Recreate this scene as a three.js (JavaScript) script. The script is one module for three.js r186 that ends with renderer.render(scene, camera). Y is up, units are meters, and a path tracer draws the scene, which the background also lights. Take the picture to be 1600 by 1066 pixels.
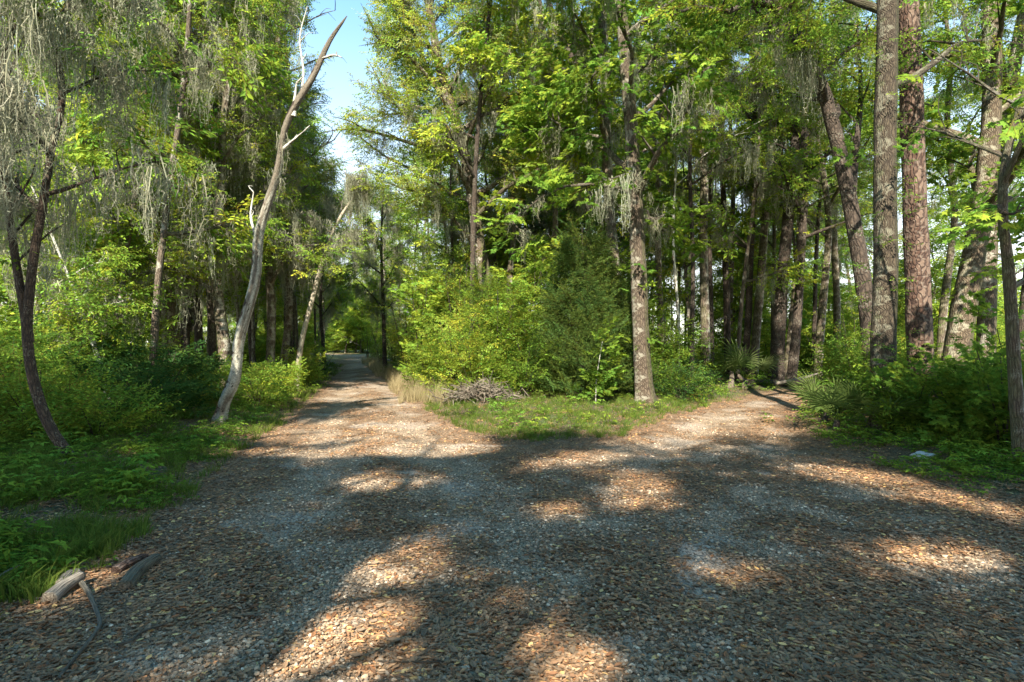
import * as THREE from 'three';
import { ImprovedNoise } from 'three/addons/math/ImprovedNoise.js';
import { mergeGeometries } from 'three/addons/utils/BufferGeometryUtils.js';

// ------------------------------------------------------------------ camera, sky, sun, exposure
const scene = new THREE.Scene();
const renderer = new THREE.WebGLRenderer({ antialias: true });
renderer.toneMapping = THREE.LinearToneMapping;
renderer.toneMappingExposure = 5.4;
renderer.shadowMap.enabled = true;
const EYE = 1.5, F = 850;                                  // eye height in metres, focal length in photo pixels (1600 wide)
const camera = new THREE.PerspectiveCamera(2 * Math.atan(533 / F) * 180 / Math.PI, 1600 / 1066, 0.05, 900);
camera.position.set(0, EYE, 0);
camera.lookAt(0, EYE, -10);
const SUN = new THREE.Vector3(-0.15, 0.86, 1).normalize();  // behind the camera, a little to its left
{
  const W = 256, H = 128, data = new Float32Array(W * H * 4), mix = (a, b, t) => a + (b - a) * t;
  for (let r = 0; r < H; r++) {
    const e = Math.max(0, ((r + 0.5) / H - 0.5) * Math.PI), s = Math.pow(Math.sin(e), 0.36);
    for (let c = 0; c < W; c++) {
      const k = (r * W + c) * 4, t = Math.min(1, s * 1.2);
      data[k] = mix(0.86, 0.045, t); data[k + 1] = mix(0.81, 0.145, t); data[k + 2] = mix(0.68, 0.275, t); data[k + 3] = 1;
    }
  }
  const t = new THREE.DataTexture(data, W, H, THREE.RGBAFormat, THREE.FloatType);
  t.mapping = THREE.EquirectangularReflectionMapping; t.magFilter = THREE.LinearFilter; t.needsUpdate = true;
  scene.background = t; scene.environment = t;
  scene.backgroundIntensity = 0.9; scene.environmentIntensity = 0.9;
}
const sun = new THREE.DirectionalLight(new THREE.Color(1, 0.92, 0.78), 3.0);
sun.target.position.set(0, 0, -12); sun.position.copy(SUN).multiplyScalar(60).add(sun.target.position);
sun.castShadow = true; sun.shadow.mapSize.set(4096, 4096);
Object.assign(sun.shadow.camera, { left: -45, right: 45, top: 45, bottom: -45, near: 1, far: 160 });
scene.add(sun, sun.target);

// ------------------------------------------------------------------ helpers
let seed = 7;
function rnd() { seed = (seed + 0x6D2B79F5) | 0; let t = Math.imul(seed ^ (seed >>> 15), 1 | seed); t = (t + Math.imul(t ^ (t >>> 7), 61 | t)) ^ t; return ((t ^ (t >>> 14)) >>> 0) / 4294967296; }
const R = (a, b) => a + (b - a) * rnd();
const gauss = () => (rnd() + rnd() + rnd() - 1.5) * 1.15;
const perlin = new ImprovedNoise();
const noise = (x, y, z = 0) => perlin.noise(x + 71.3, y + 37.7, z + 11.1);
const fbm = (x, y, z = 0) => noise(x, y, z) * 0.55 + noise(x * 2.1, y * 2.1, z + 5) * 0.3 + noise(x * 4.3, y * 4.3, z + 9) * 0.15;
const clamp = (v, a, b) => Math.min(b, Math.max(a, v)), sstep = (a, b, v) => { const t = clamp((v - a) / (b - a), 0, 1); return t * t * (3 - 2 * t); };
const lerp3 = (a, b, t) => [a[0] + (b[0] - a[0]) * t, a[1] + (b[1] - a[1]) * t, a[2] + (b[2] - a[2]) * t];
const V3 = (x, y, z) => new THREE.Vector3(x, y, z);
const G = (px, py) => { const d = EYE * F / (py - 533); return [(px - 800) / F * d, d]; };           // ground point (x, depth)
const V = (px, py, d) => V3((px - 800) / F * d, EYE + (533 - py) / F * d, -d);                        // a direction at a known depth
const names = {};
const numbered = (n) => { const k = names[n] = (names[n] ?? -1) + 1; return k ? `${n}_${String(k).padStart(3, '0')}` : n; };
function tag(o, label, category, group, kind) { o.userData = { ...o.userData }; if (label) o.userData.label = label; if (category) o.userData.category = category; if (group) o.userData.group = group; if (kind) o.userData.kind = kind; return o; }
function thing(name, label, category, group, x = 0, y = 0, z = 0) { const o = new THREE.Group(); o.name = numbered(name); o.position.set(x, y, z); scene.add(o); return tag(o, label, category, group); }
function mesh(name, geo, mat, parent) { const m = new THREE.Mesh(geo, mat); m.name = parent === scene ? numbered(name) : name; m.castShadow = m.receiveShadow = true; parent.add(m); return m; }
function copyThing(o, label, group) { const c = o.clone(); c.name = numbered(o.name.replace(/_\d{3}$/, '')); c.userData = { ...o.userData }; if (label) c.userData.label = label; if (group) c.userData.group = group; scene.add(c); return c; }
const M4 = new THREE.Matrix4(), Q = new THREE.Quaternion(), E = new THREE.Euler(), S3 = V3(1, 1, 1), COL = new THREE.Color();
// list of {p, q?, yaw, pitch, roll, s, c} -> InstancedMesh under parent
function scatter(name, geo, mat, list, parent, stuff = true) {
  if (!list.length) return null;
  const m = new THREE.InstancedMesh(geo, mat, list.length);
  m.name = parent === scene ? numbered(name) : name; m.castShadow = m.receiveShadow = true;
  list.forEach((e, i) => {
    Q.setFromEuler(E.set(e.pitch || 0, e.yaw || 0, e.roll || 0, 'YXZ'));
    const s = e.s ?? 1; S3.set(s * (e.sx ?? 1), s * (e.sy ?? 1), s);
    M4.compose(e.p, Q, S3); m.setMatrixAt(i, M4);
    m.setColorAt(i, COL.setRGB(e.c[0], e.c[1], e.c[2]));
  });
  if (stuff) m.userData.kind = 'stuff';
  parent.add(m); return m;
}
class Soup {                                               // triangles with flat vertex colours
  constructor() { this.p = []; this.c = []; }
  tri(a, b, c, col) { for (const v of [a, b, c]) this.p.push(v.x, v.y, v.z); for (let i = 0; i < 3; i++) this.c.push(...col); }
  geo() {
    const g = new THREE.BufferGeometry();
    g.setAttribute('position', new THREE.Float32BufferAttribute(this.p, 3));
    g.setAttribute('color', new THREE.Float32BufferAttribute(this.c, 3));
    g.computeVertexNormals(); return g;
  }
}

// ------------------------------------------------------------------ textures and materials
function texture(w, h, fn, srgb) {
  const d = new Uint8Array(w * h * 4);
  for (let y = 0; y < h; y++) for (let x = 0; x < w; x++) { const c = fn(x / w, y / h), k = (y * w + x) * 4; d[k] = clamp(c[0] * 255, 0, 255); d[k + 1] = clamp(c[1] * 255, 0, 255); d[k + 2] = clamp(c[2] * 255, 0, 255); d[k + 3] = 255; }
  const t = new THREE.DataTexture(d, w, h); t.wrapS = t.wrapT = THREE.RepeatWrapping; t.magFilter = THREE.LinearFilter; t.minFilter = THREE.LinearMipmapLinearFilter; t.generateMipmaps = true;
  if (srgb) t.colorSpace = THREE.SRGBColorSpace; t.needsUpdate = true; return t;
}
const hash2 = (x, y) => { const s = Math.sin(x * 127.1 + y * 311.7) * 43758.5453; return s - Math.floor(s); };
function vnoise(x, y, nx, ny) {                             // tiling value noise; nx, ny cells round the tile
  const ix = Math.floor(x), iy = Math.floor(y), fx = x - ix, fy = y - iy, s = fx * fx * (3 - 2 * fx), t = fy * fy * (3 - 2 * fy), m = (a, n) => ((a % n) + n) % n;
  const a = hash2(m(ix, nx), m(iy, ny)), b = hash2(m(ix + 1, nx), m(iy, ny)), c = hash2(m(ix, nx), m(iy + 1, ny)), d = hash2(m(ix + 1, nx), m(iy + 1, ny));
  return a + (b - a) * s + (c - a) * t + (a - b - c + d) * s * t;
}
const tn = (u, v, nx, ny) => vnoise(u * nx, v * ny, nx, ny);
function cells(u, v, nx, ny) {                              // tiling Voronoi: distance to border-ish and id
  const x = u * nx, y = v * ny, ix = Math.floor(x), iy = Math.floor(y); let d1 = 9, d2 = 9, id = 0; const m = (a, n) => ((a % n) + n) % n;
  for (let j = -1; j <= 1; j++) for (let i = -1; i <= 1; i++) {
    const cx = m(ix + i, nx), cy = m(iy + j, ny), dx = ix + i + hash2(cx, cy) - x, dy = iy + j + hash2(cx + 9, cy + 4) - y, d = Math.hypot(dx, dy);
    if (d < d1) { d2 = d1; d1 = d; id = hash2(cx + 3, cy + 8); } else if (d < d2) d2 = d;
  }
  return [d2 - d1, id];
}
const grey = (v) => [v, v, v];
const oakH = (u, v) => { const w = tn(u, v, 6, 6) * 0.12; const r = cells(u + w, v + tn(u, v, 9, 5) * 0.12, 15, 4)[0]; return clamp(sstep(0.0, 0.5, r) * 0.5 + tn(u + w, v, 48, 7) * 0.3 + tn(u, v, 60, 60) * 0.3, 0, 1); };
const pineH = (u, v) => { const w = tn(u, v, 5, 5) * 0.1; const c = cells(u + w, v + tn(u, v, 7, 7) * 0.22 + tn(u, v, 23, 19) * 0.05, 9, 3); return clamp(sstep(0.0, 0.35, c[0]) * 0.5 + c[1] * 0.2 + tn(u + w, v, 40, 14) * 0.25 + tn(u, v, 60, 60) * 0.15, 0, 1); };
const oakC = (u, v) => { const h = oakH(u, v), l = sstep(0.5, 0.75, tn(u, v, 3, 3) * 0.5 + tn(u, v, 13, 11) * 0.3 + tn(u, v, 50, 50) * 0.2), g = sstep(0.55, 0.8, tn(u + 0.3, v + 0.6, 4, 4)); let c = lerp3([0.20, 0.16, 0.125], [0.46, 0.41, 0.35], h); c = lerp3(c, [0.68, 0.68, 0.63], l * 0.7); return lerp3(c, [0.33, 0.36, 0.2], g * 0.4); };
const pineC = (u, v) => { const h = pineH(u, v), c = cells(u + tn(u, v, 5, 5) * 0.1, v + tn(u, v, 7, 7) * 0.22 + tn(u, v, 23, 19) * 0.05, 9, 3); let k = lerp3([0.17, 0.11, 0.09], lerp3([0.42, 0.30, 0.235], [0.52, 0.43, 0.37], c[1]), h); return lerp3(k, [0.6, 0.55, 0.5], sstep(0.62, 0.8, tn(u, v, 14, 14)) * 0.45); };
const paleC = (u, v) => { const l = sstep(0.36, 0.5, tn(u, v, 4, 3) * 0.5 + tn(u, v, 12, 10) * 0.3 + tn(u, v, 45, 45) * 0.2 - 0.07); return lerp3(lerp3([0.2, 0.16, 0.12], [0.42, 0.34, 0.27], tn(u, v, 30, 12)), lerp3([0.62, 0.62, 0.57], [0.84, 0.83, 0.78], tn(u, v, 40, 40)), l); };
const darkC = (u, v) => { const h = oakH(u, v); let c = lerp3([0.14, 0.115, 0.095], [0.34, 0.29, 0.245], h); return lerp3(c, [0.5, 0.5, 0.45], sstep(0.62, 0.78, tn(u, v, 7, 7) * 0.5 + tn(u, v, 30, 30) * 0.5) * 0.6); };
const deadC = (u, v) => lerp3([0.27, 0.235, 0.195], [0.6, 0.57, 0.52], clamp(tn(u, v, 22, 3) * 0.6 + tn(u, v, 60, 9) * 0.4 + (tn(u, v, 4, 4) - 0.5) * 0.5, 0, 1));
const deadH = (u, v) => tn(u, v, 30, 3) * 0.6 + tn(u, v, 64, 12) * 0.4;
const barkMat = (cf, hf, bump, rough = 0.95) => new THREE.MeshStandardMaterial({ map: texture(512, 512, cf, true), bumpMap: texture(512, 512, (u, v) => grey(hf(u, v))), bumpScale: bump, roughness: rough, vertexColors: true });
const MAT = {
  oak: barkMat(oakC, oakH, 0.022), pine: barkMat(pineC, pineH, 0.025), pale: barkMat(paleC, (u, v) => tn(u, v, 12, 10) * 0.4 + tn(u, v, 50, 40) * 0.6, 0.008),
  dark: barkMat(darkC, oakH, 0.018), dead: barkMat(deadC, deadH, 0.01),
};
const leafMat = new THREE.MeshPhysicalMaterial({ color: 0xffffff, vertexColors: true, roughness: 1, transmission: 0.5, thickness: 0, specularIntensity: 0, side: THREE.DoubleSide });
const mossMat = new THREE.MeshPhysicalMaterial({ color: 0xffffff, vertexColors: true, roughness: 1, transmission: 0.4, thickness: 0, specularIntensity: 0, side: THREE.DoubleSide });
const litterMat = new THREE.MeshStandardMaterial({ color: 0xffffff, vertexColors: true, roughness: 0.8, side: THREE.DoubleSide });
const stoneMat = new THREE.MeshStandardMaterial({ color: 0xffffff, vertexColors: true, roughness: 0.9 });

// ------------------------------------------------------------------ the lie of the land: woods on both sides of a fork, all in (x, depth)
const LEFT = [[-3.6, -30], [-3.4, 0], [-2.95, 2.4], [-3.0, 3.6], [-3.2, 4.8], [-3.75, 6.8], [-4.55, 10.9], [-6.7, 19], [-10.9, 34.5], [-17.2, 55], [-27, 60], [-60, 65], [-250, 72], [-250, -30]];
const ISLAND = [[-2.9, 16.6], [-1.47, 11.4], [-0.55, 9.4], [0.48, 8.2], [1.6, 8.7], [2.95, 10.9], [4.9, 13.4], [7.6, 16], [14, 19.5], [40, 26], [250, 60], [250, 300], [-250, 300], [-250, 78], [-60, 70], [-26, 65], [-16, 60], [-8.7, 34.5], [-3.6, 19]];
const RIGHT = [[4.75, 4.6], [4.6, 6], [4.4, 7.2], [4.9, 9.3], [6.3, 11.9], [8, 14.3], [14, 16.5], [40, 22], [250, 50], [250, -30], [5.2, -30], [4.9, 0]];
function sdf(poly, x, d) {
  let m = 1e9, inside = false;
  for (let i = 0, j = poly.length - 1; i < poly.length; j = i++) {
    const [ax, ay] = poly[j], [bx, by] = poly[i], ex = bx - ax, ey = by - ay, t = clamp(((x - ax) * ex + (d - ay) * ey) / (ex * ex + ey * ey), 0, 1);
    m = Math.min(m, (x - ax - ex * t) ** 2 + (d - ay - ey * t) ** 2);
    if ((by > d) !== (ay > d) && x < (ax - bx) * (d - by) / (ay - by) + bx) inside = !inside;
  }
  return inside ? -Math.sqrt(m) : Math.sqrt(m);
}
const woods = (x, d) => Math.min(sdf(LEFT, x, d), sdf(ISLAND, x, d), sdf(RIGHT, x, d)) + noise(x * 0.9, d * 0.9) * 0.35 + noise(x * 3, d * 3) * 0.12;   // below 0: under trees
const ROAD = [[0.6, -20], [0.5, 0], [0, 2], [-1.6, 7], [-3.0, 11], [-5.0, 19], [-9.8, 34], [-16.6, 56], [-26, 62.5], [-60, 67.5]];
const roadX = (d) => { for (let i = 1; i < ROAD.length; i++) if (d <= ROAD[i][1]) { const [a, b] = [ROAD[i - 1], ROAD[i]]; return a[0] + (b[0] - a[0]) * (d - a[1]) / (b[1] - a[1]); } return -60; };
const BRANCH = [[1.2, 4], [2.9, 7.5], [4.9, 11], [6.9, 14.6], [11, 17.2], [20, 19.5], [40, 24]];
const branchX = (d) => { for (let i = 1; i < BRANCH.length; i++) if (d <= BRANCH[i][1]) { const [a, b] = [BRANCH[i - 1], BRANCH[i]]; return a[0] + (b[0] - a[0]) * (d - a[1]) / (b[1] - a[1]); } return 40; };
const tracks = (x, d) => {                                  // 1 in a wheel rut, 0 between and beside
  const w = noise(d * 0.35, 3) * 0.25; let r = 0;
  for (const [o, c] of [[0.8, roadX(d)], [-0.8, roadX(d)]]) r = Math.max(r, Math.exp(-(((x - c - o + w) / 0.38) ** 2)));
  if (d > 5) for (const o of [0.95, -0.75]) r = Math.max(r, Math.exp(-(((x - branchX(d) - o + w) / 0.42) ** 2)) * sstep(5, 8, d));
  return r;
};
const ground = (x, d, w = woods(x, d)) => {
  const near = Math.exp(-((d / 40) ** 2));
  return 0.06 * noise(x * 0.28, d * 0.28) * near + 0.028 * noise(x * 1.1, d * 1.1, 4) * near + 0.012 * noise(x * 3.3, d * 3.3, 2) * near + 0.14 * sstep(0.3, -1.6, w) - 0.055 * tracks(x, d) * sstep(-0.2, 0.6, w) * near;
};
const groundAt = (x, d) => ground(x, d);
// how bare or leafy the surface of the clearing is: [sand, gravel] from 0 to 1
const soil = (x, d, w) => {
  const t = tracks(x, d), n = fbm(x * 0.55 + 3, d * 0.55), m = fbm(x * 1.3, d * 1.3, 7);
  const gravel = clamp(sstep(-0.16, 0.16, n * 0.9 + m * 0.6 + t * 0.3 - 0.07) , 0, 1) * sstep(0.2, 1.1, w);
  const sand = sstep(0.16, 0.36, fbm(x * 0.9 + 40, d * 0.9, 3) + t * 0.1 + sstep(8, 14, d) * 0.12 + sstep(14, 22, d) * 0.1) * sstep(0.25, 0.9, w);
  return [sand, gravel];
};
{
  const lines = (near, far, step, grow, a, b) => { const v = []; for (let x = near; x < far; x += step) v.push(x); v.push(far); let s = step, x = far; while (x < b) { s *= grow; x += s; v.push(Math.min(x, b)); } s = step; x = near; while (x > a) { s *= grow; x -= s; v.unshift(Math.max(x, a)); } return v; };
  const xs = lines(-7, 8, 0.06, 1.12, -250, 250), ds = lines(1.4, 13, 0.055, 1.07, -30, 300);
  const nx = xs.length, nd = ds.length, pos = [], uv = [], col = [], track = [], wood = [], ws = new Float32Array(nx * nd);
  for (let j = 0; j < nd; j++) for (let i = 0; i < nx; i++) {
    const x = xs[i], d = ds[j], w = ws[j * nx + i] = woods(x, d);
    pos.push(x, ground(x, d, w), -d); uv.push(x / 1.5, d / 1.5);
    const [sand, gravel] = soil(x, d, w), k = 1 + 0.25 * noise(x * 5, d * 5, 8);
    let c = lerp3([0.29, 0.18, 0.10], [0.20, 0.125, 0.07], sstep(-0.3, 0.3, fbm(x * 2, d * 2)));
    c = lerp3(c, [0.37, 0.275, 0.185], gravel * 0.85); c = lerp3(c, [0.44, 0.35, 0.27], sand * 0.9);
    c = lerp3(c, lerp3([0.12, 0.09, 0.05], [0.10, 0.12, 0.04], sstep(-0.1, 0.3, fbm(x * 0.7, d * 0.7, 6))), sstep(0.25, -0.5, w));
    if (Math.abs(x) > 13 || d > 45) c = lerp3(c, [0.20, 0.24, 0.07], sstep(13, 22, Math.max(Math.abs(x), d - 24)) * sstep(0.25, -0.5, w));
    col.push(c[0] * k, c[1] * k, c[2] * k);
  }
  for (let j = 0; j < nd - 1; j++) for (let i = 0; i < nx - 1; i++) {
    const a = j * nx + i, b = a + 1, c = a + nx, d = c + 1;
    (ws[a] + ws[d] > 0 ? track : wood).push(a, b, d, a, d, c);
  }
  const grain = texture(1024, 1024, (u, v) => { const s = tn(u, v, 120, 120), t = tn(u, v, 300, 300), l = cells(u + tn(u, v, 20, 20) * 0.02, v, 90, 60); const p = sstep(0.72, 0.9, l[1]) * sstep(0.1, 0.3, l[0]); const b = 0.82 + 0.42 * (s - 0.5) + 0.45 * (t - 0.5) + (l[1] - 0.5) * 0.35 + p * 0.2; return [b, b * (0.97 + 0.06 * s), b * (0.95 + 0.08 * s)]; }, true);
  const relief = texture(1024, 1024, (u, v) => { const l = cells(u + tn(u, v, 20, 20) * 0.02, v, 90, 60); return grey(tn(u, v, 40, 40) * 0.35 + tn(u, v, 160, 160) * 0.3 + sstep(0, 0.4, l[0]) * l[1] * 0.35); });
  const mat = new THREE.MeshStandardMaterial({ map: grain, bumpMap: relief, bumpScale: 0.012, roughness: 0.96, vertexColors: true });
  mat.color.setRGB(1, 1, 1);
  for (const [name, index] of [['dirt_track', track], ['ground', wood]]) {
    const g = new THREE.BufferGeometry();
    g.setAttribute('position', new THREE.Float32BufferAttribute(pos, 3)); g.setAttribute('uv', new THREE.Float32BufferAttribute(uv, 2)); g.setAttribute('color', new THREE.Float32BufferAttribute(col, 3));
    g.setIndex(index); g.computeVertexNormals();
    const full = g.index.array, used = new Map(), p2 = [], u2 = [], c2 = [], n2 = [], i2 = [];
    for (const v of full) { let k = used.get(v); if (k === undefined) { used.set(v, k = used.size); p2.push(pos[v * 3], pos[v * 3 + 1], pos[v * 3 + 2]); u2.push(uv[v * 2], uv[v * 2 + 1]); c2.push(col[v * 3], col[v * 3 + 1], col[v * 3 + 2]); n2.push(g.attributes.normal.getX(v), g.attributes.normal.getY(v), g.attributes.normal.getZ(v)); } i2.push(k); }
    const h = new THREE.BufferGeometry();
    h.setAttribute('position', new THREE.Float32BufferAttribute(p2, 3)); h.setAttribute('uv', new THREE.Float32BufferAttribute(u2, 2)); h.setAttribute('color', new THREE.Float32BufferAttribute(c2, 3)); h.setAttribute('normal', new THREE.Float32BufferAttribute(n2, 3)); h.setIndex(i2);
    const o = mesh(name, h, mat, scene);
    tag(o, name === 'ground' ? 'leafy earth floor under the trees beside the track' : 'forked track of dirt, gravel and fallen leaves', name === 'ground' ? 'ground' : 'dirt track', undefined, 'structure');
  }
}

// ------------------------------------------------------------------ where the sun comes through: gaps in the canopy, seen as patches on the ground (x, depth, radius)
const GAPS = [[900, 1010, 70], [865, 1050, 45], [590, 900, 30], [612, 985, 34], [450, 1048, 36], [640, 858, 28], [860, 795, 40], [990, 785, 38], [565, 752, 45], [650, 748, 40], [925, 712, 45], [985, 740, 30],
  [785, 905, 24], [1300, 737, 60], [1360, 747, 45], [1400, 862, 40], [1525, 886, 45], [1450, 778, 40], [1560, 800, 50], [205, 878, 40], [110, 925, 40], [1150, 885, 26]]
  .map(([px, py, r]) => { const [x, d] = G(px, py); return [x, d, Math.max(0.1, r * d / F * 0.55)]; });
for (let i = 0; i < 13; i++) { const d = R(2, 8.5); GAPS.push([R(-0.8, 0.85) * d, d, R(0.03, 0.1)]); }
const sunHit = (p) => { const t = p.y / SUN.y; return [p.x - SUN.x * t, -(p.z - SUN.z * t)]; };
function shaded(p, reach = 0.2) {                           // may something leafy hang here, or does the sun come through?
  if (p.z < -7.5) return true;
  const [x, d] = sunHit(p);
  const left = d > 7.2 && x < roadX(d) + 1.6 && x > roadX(d) - 2.4;
  if (d < 9 && !left) { for (const [gx, gd, r] of GAPS) if ((x - gx) ** 2 + (d - gd) ** 2 < (r + reach) ** 2) return false; return true; }
  const side = p.x > 3 ? 0.35 : 1;
  if (-p.z > d - 2.5 && p.y < 4) return true;
  const n = noise(x * 0.9, d * 0.5, 13) + noise(x * 2.2, d * 1.4, 19) * 0.5;
  const onRoad = x > roadX(d) - 2.4 && x < roadX(d) + 6 && d < 60, onBranch = d < 18 && Math.abs(x - branchX(d)) < 2;
  if (onRoad) return n > 0.22 * side;
  if (onBranch) return n > 0.14;
  return true;
}
function open(p) {                                          // the clearing round the camera and the air above the track stay free
  const d = -p.z;
  if (d > -2 && d < 8.5 && p.x > -3.3 && p.x < 4.5 && p.y < 1.5 + Math.max(d, 0) * 0.72 + 1.2) return true;
  if (d > -1 && d < 4.6 && Math.abs(p.x) < d * 1.0 + 1 && p.y < 1.5 + d * 0.75 + 0.8) return true;
  if (d >= 8) {
    const off = Math.abs(p.x - roadX(d) + (p.y > 5 ? 0.9 : 0.2) + noise(d * 0.3, p.y * 0.5) * 0.9);
    if (p.y < 2.6 && off < 1.6) return true;
    if (p.y > 5.5 && off < clamp((p.y - 5) * 0.18, 0, 1.25) + d * 0.006) return true;
    if (d < 19 && Math.abs(p.x - branchX(d)) < 1.5 && p.y < 3) return true;
  }
  return false;
}

// ------------------------------------------------------------------ leaves, sprays and moss
function leaf(s, p, dir, n, L, W, col, droop = 0.12) {
  const side = V3().crossVectors(n, dir).normalize(), mid = p.clone().addScaledVector(dir, L * 0.45).addScaledVector(n, -droop * L * 0.2), tip = p.clone().addScaledVector(dir, L).addScaledVector(n, -droop * L);
  const a = mid.clone().addScaledVector(side, W / 2).addScaledVector(n, W * 0.14), b = mid.clone().addScaledVector(side, -W / 2).addScaledVector(n, W * 0.14);
  s.tri(p, a, tip, col); s.tri(p, tip, b, col);
}
function starLeaf(s, p, dir, n, L, col) {                   // five-lobed leaf
  const side = V3().crossVectors(n, dir).normalize(), at = (a, r) => p.clone().addScaledVector(dir, L * 0.3 + Math.cos(a) * r).addScaledVector(side, Math.sin(a) * r).addScaledVector(n, -r * r / L * 0.3);
  const pts = []; for (let i = 0; i < 5; i++) { const a = (i - 2) * 1.05; pts.push(at(a - 0.5, L * 0.3), at(a, L * (0.68 - Math.abs(i - 2) * 0.06))); } pts.push(at(2.6, L * 0.3));
  const c = at(0, 0); for (let i = 0; i + 1 < pts.length; i++) s.tri(c, pts[i], pts[i + 1], col);
  s.tri(p, c, pts[0], col); s.tri(p, pts[pts.length - 1], c, col);
}
function strip(s, pts, w, col, n = V3(0, 1, 0)) {
  let pa, pb;
  pts.forEach((p, i) => {
    const t = (pts[Math.min(i + 1, pts.length - 1)].clone().sub(pts[Math.max(i - 1, 0)])).normalize(), side = V3().crossVectors(t, n).normalize(), k = (typeof w === 'function' ? w(i / (pts.length - 1)) : w) / 2;
    const a = p.clone().addScaledVector(side, k), b = p.clone().addScaledVector(side, -k);
    if (i) { s.tri(pa, a, pb, col); s.tri(pb, a, b, col); } pa = a; pb = b;
  });
}
function spray(sd, { len = 0.55, twigs = 6, per = 5, L = 0.075, W = 0.036, star = false, flat = 0.5, bare = [0.9, 0.5, 0.9] }) {
  seed = sd; const s = new Soup();
  strip(s, [V3(0, 0, 0), V3(gauss() * 0.03, 0.02, len * 0.5), V3(gauss() * 0.05, -0.02, len)], 0.008, bare);
  for (let i = 0; i < twigs; i++) {
    const t = (i + 0.6) / twigs, a = (i % 2 ? 1 : -1) * R(0.5, 1.1) * (i === twigs - 1 ? 0.1 : 1), base = V3(0, 0, len * t * 0.85), tl = len * R(0.3, 0.55) * (1.15 - t * 0.5), td = V3(Math.sin(a), gauss() * 0.35, Math.cos(a)).normalize();
    strip(s, [base, base.clone().addScaledVector(td, tl)], 0.005, bare);
    for (let k = 0; k < per; k++) {
      const p = base.clone().addScaledVector(td, tl * (k + 0.7) / per), la = (k % 2 ? 1 : -1) * R(0.4, 1.2), d = td.clone().applyAxisAngle(V3(0, 1, 0), la).add(V3(0, gauss() * 0.35 - 0.12, 0)).normalize();
      const n = V3(gauss() * flat, 1, gauss() * flat).normalize(); n.addScaledVector(d, -n.dot(d)).normalize();
      const v = R(0.72, 1.3), y = R(-0.14, 0.14), col = [v * (1 + y), v, v * (1 - y)], l = L * R(0.7, 1.2);
      if (star) starLeaf(s, p, d, n, l, col); else leaf(s, p, d, n, l, W * l / L, col, R(0, 0.35));
    }
  }
  return s.geo();
}
const SPRAY = {
  oak: [11, 12, 13].map((k) => spray(k, {})),
  gum: [21, 22].map((k) => spray(k, { len: 0.6, twigs: 5, per: 4, L: 0.115, star: true, flat: 0.35 })),
  big: [31, 32].map((k) => spray(k, { len: 0.5, twigs: 5, per: 4, L: 0.13, W: 0.052, flat: 0.6 })),
  far: [41, 42].map((k) => spray(k, { len: 0.75, twigs: 7, per: 5, L: 0.12, W: 0.06, flat: 0.7 })),
  cedar: [51, 52].map((k) => spray(k, { len: 0.6, twigs: 9, per: 8, L: 0.1, W: 0.016, flat: 1 })),
};
function mossTuft(sd, n, len, spread) {                     // a tapering, tangled beard with loose curls
  seed = sd; const s = new Soup();
  for (let i = 0; i < n; i++) {
    const a = R(0, 6.3), r = spread * Math.sqrt(rnd()), l = len * R(0.3, 1) * (1 - r / spread * 0.45); let p = V3(Math.cos(a) * r * 1.5, R(-0.05, 0.03), Math.sin(a) * r * 0.8); const pts = [p.clone()], v = R(0.65, 1.3), col = [v, v * R(0.96, 1.03), v * R(0.88, 1)];
    for (let k = 0; k < 6; k++) {
      p = p.clone().add(V3(gauss() * 0.048 - p.x * 0.15, -l / 6 * R(0.6, 1.4), gauss() * 0.048 - p.z * 0.15)); pts.push(p);
      if (rnd() < 0.45) { const b = R(0, 6.3), q = R(0.02, 0.055); strip(s, [p, p.clone().add(V3(Math.cos(b) * q, -q * 0.3, Math.sin(b) * q)), p.clone().add(V3(Math.cos(b + 0.9) * q * 1.1, -q * 1.5, Math.sin(b + 0.9) * q * 1.1))], (t) => 0.008 * (1.1 - t), col, V3(Math.sin(b), 0.3, Math.cos(b))); }
    }
    const w = R(0.006, 0.013); strip(s, pts, (t) => w * (1.2 - t), col, V3(Math.cos(a + 1.2), 0, Math.sin(a + 1.2)));
  }
  return s.geo();
}
const MOSS = [mossTuft(61, 15, 0.9, 0.1), mossTuft(62, 12, 0.55, 0.11), mossTuft(63, 16, 1.35, 0.11)];
const MOSSC = () => { const v = R(0.75, 1.2), y = R(0, 1); return [0.33 * v, (0.315 + y * 0.03) * v, (0.235 + y * 0.03) * v]; };

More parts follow.
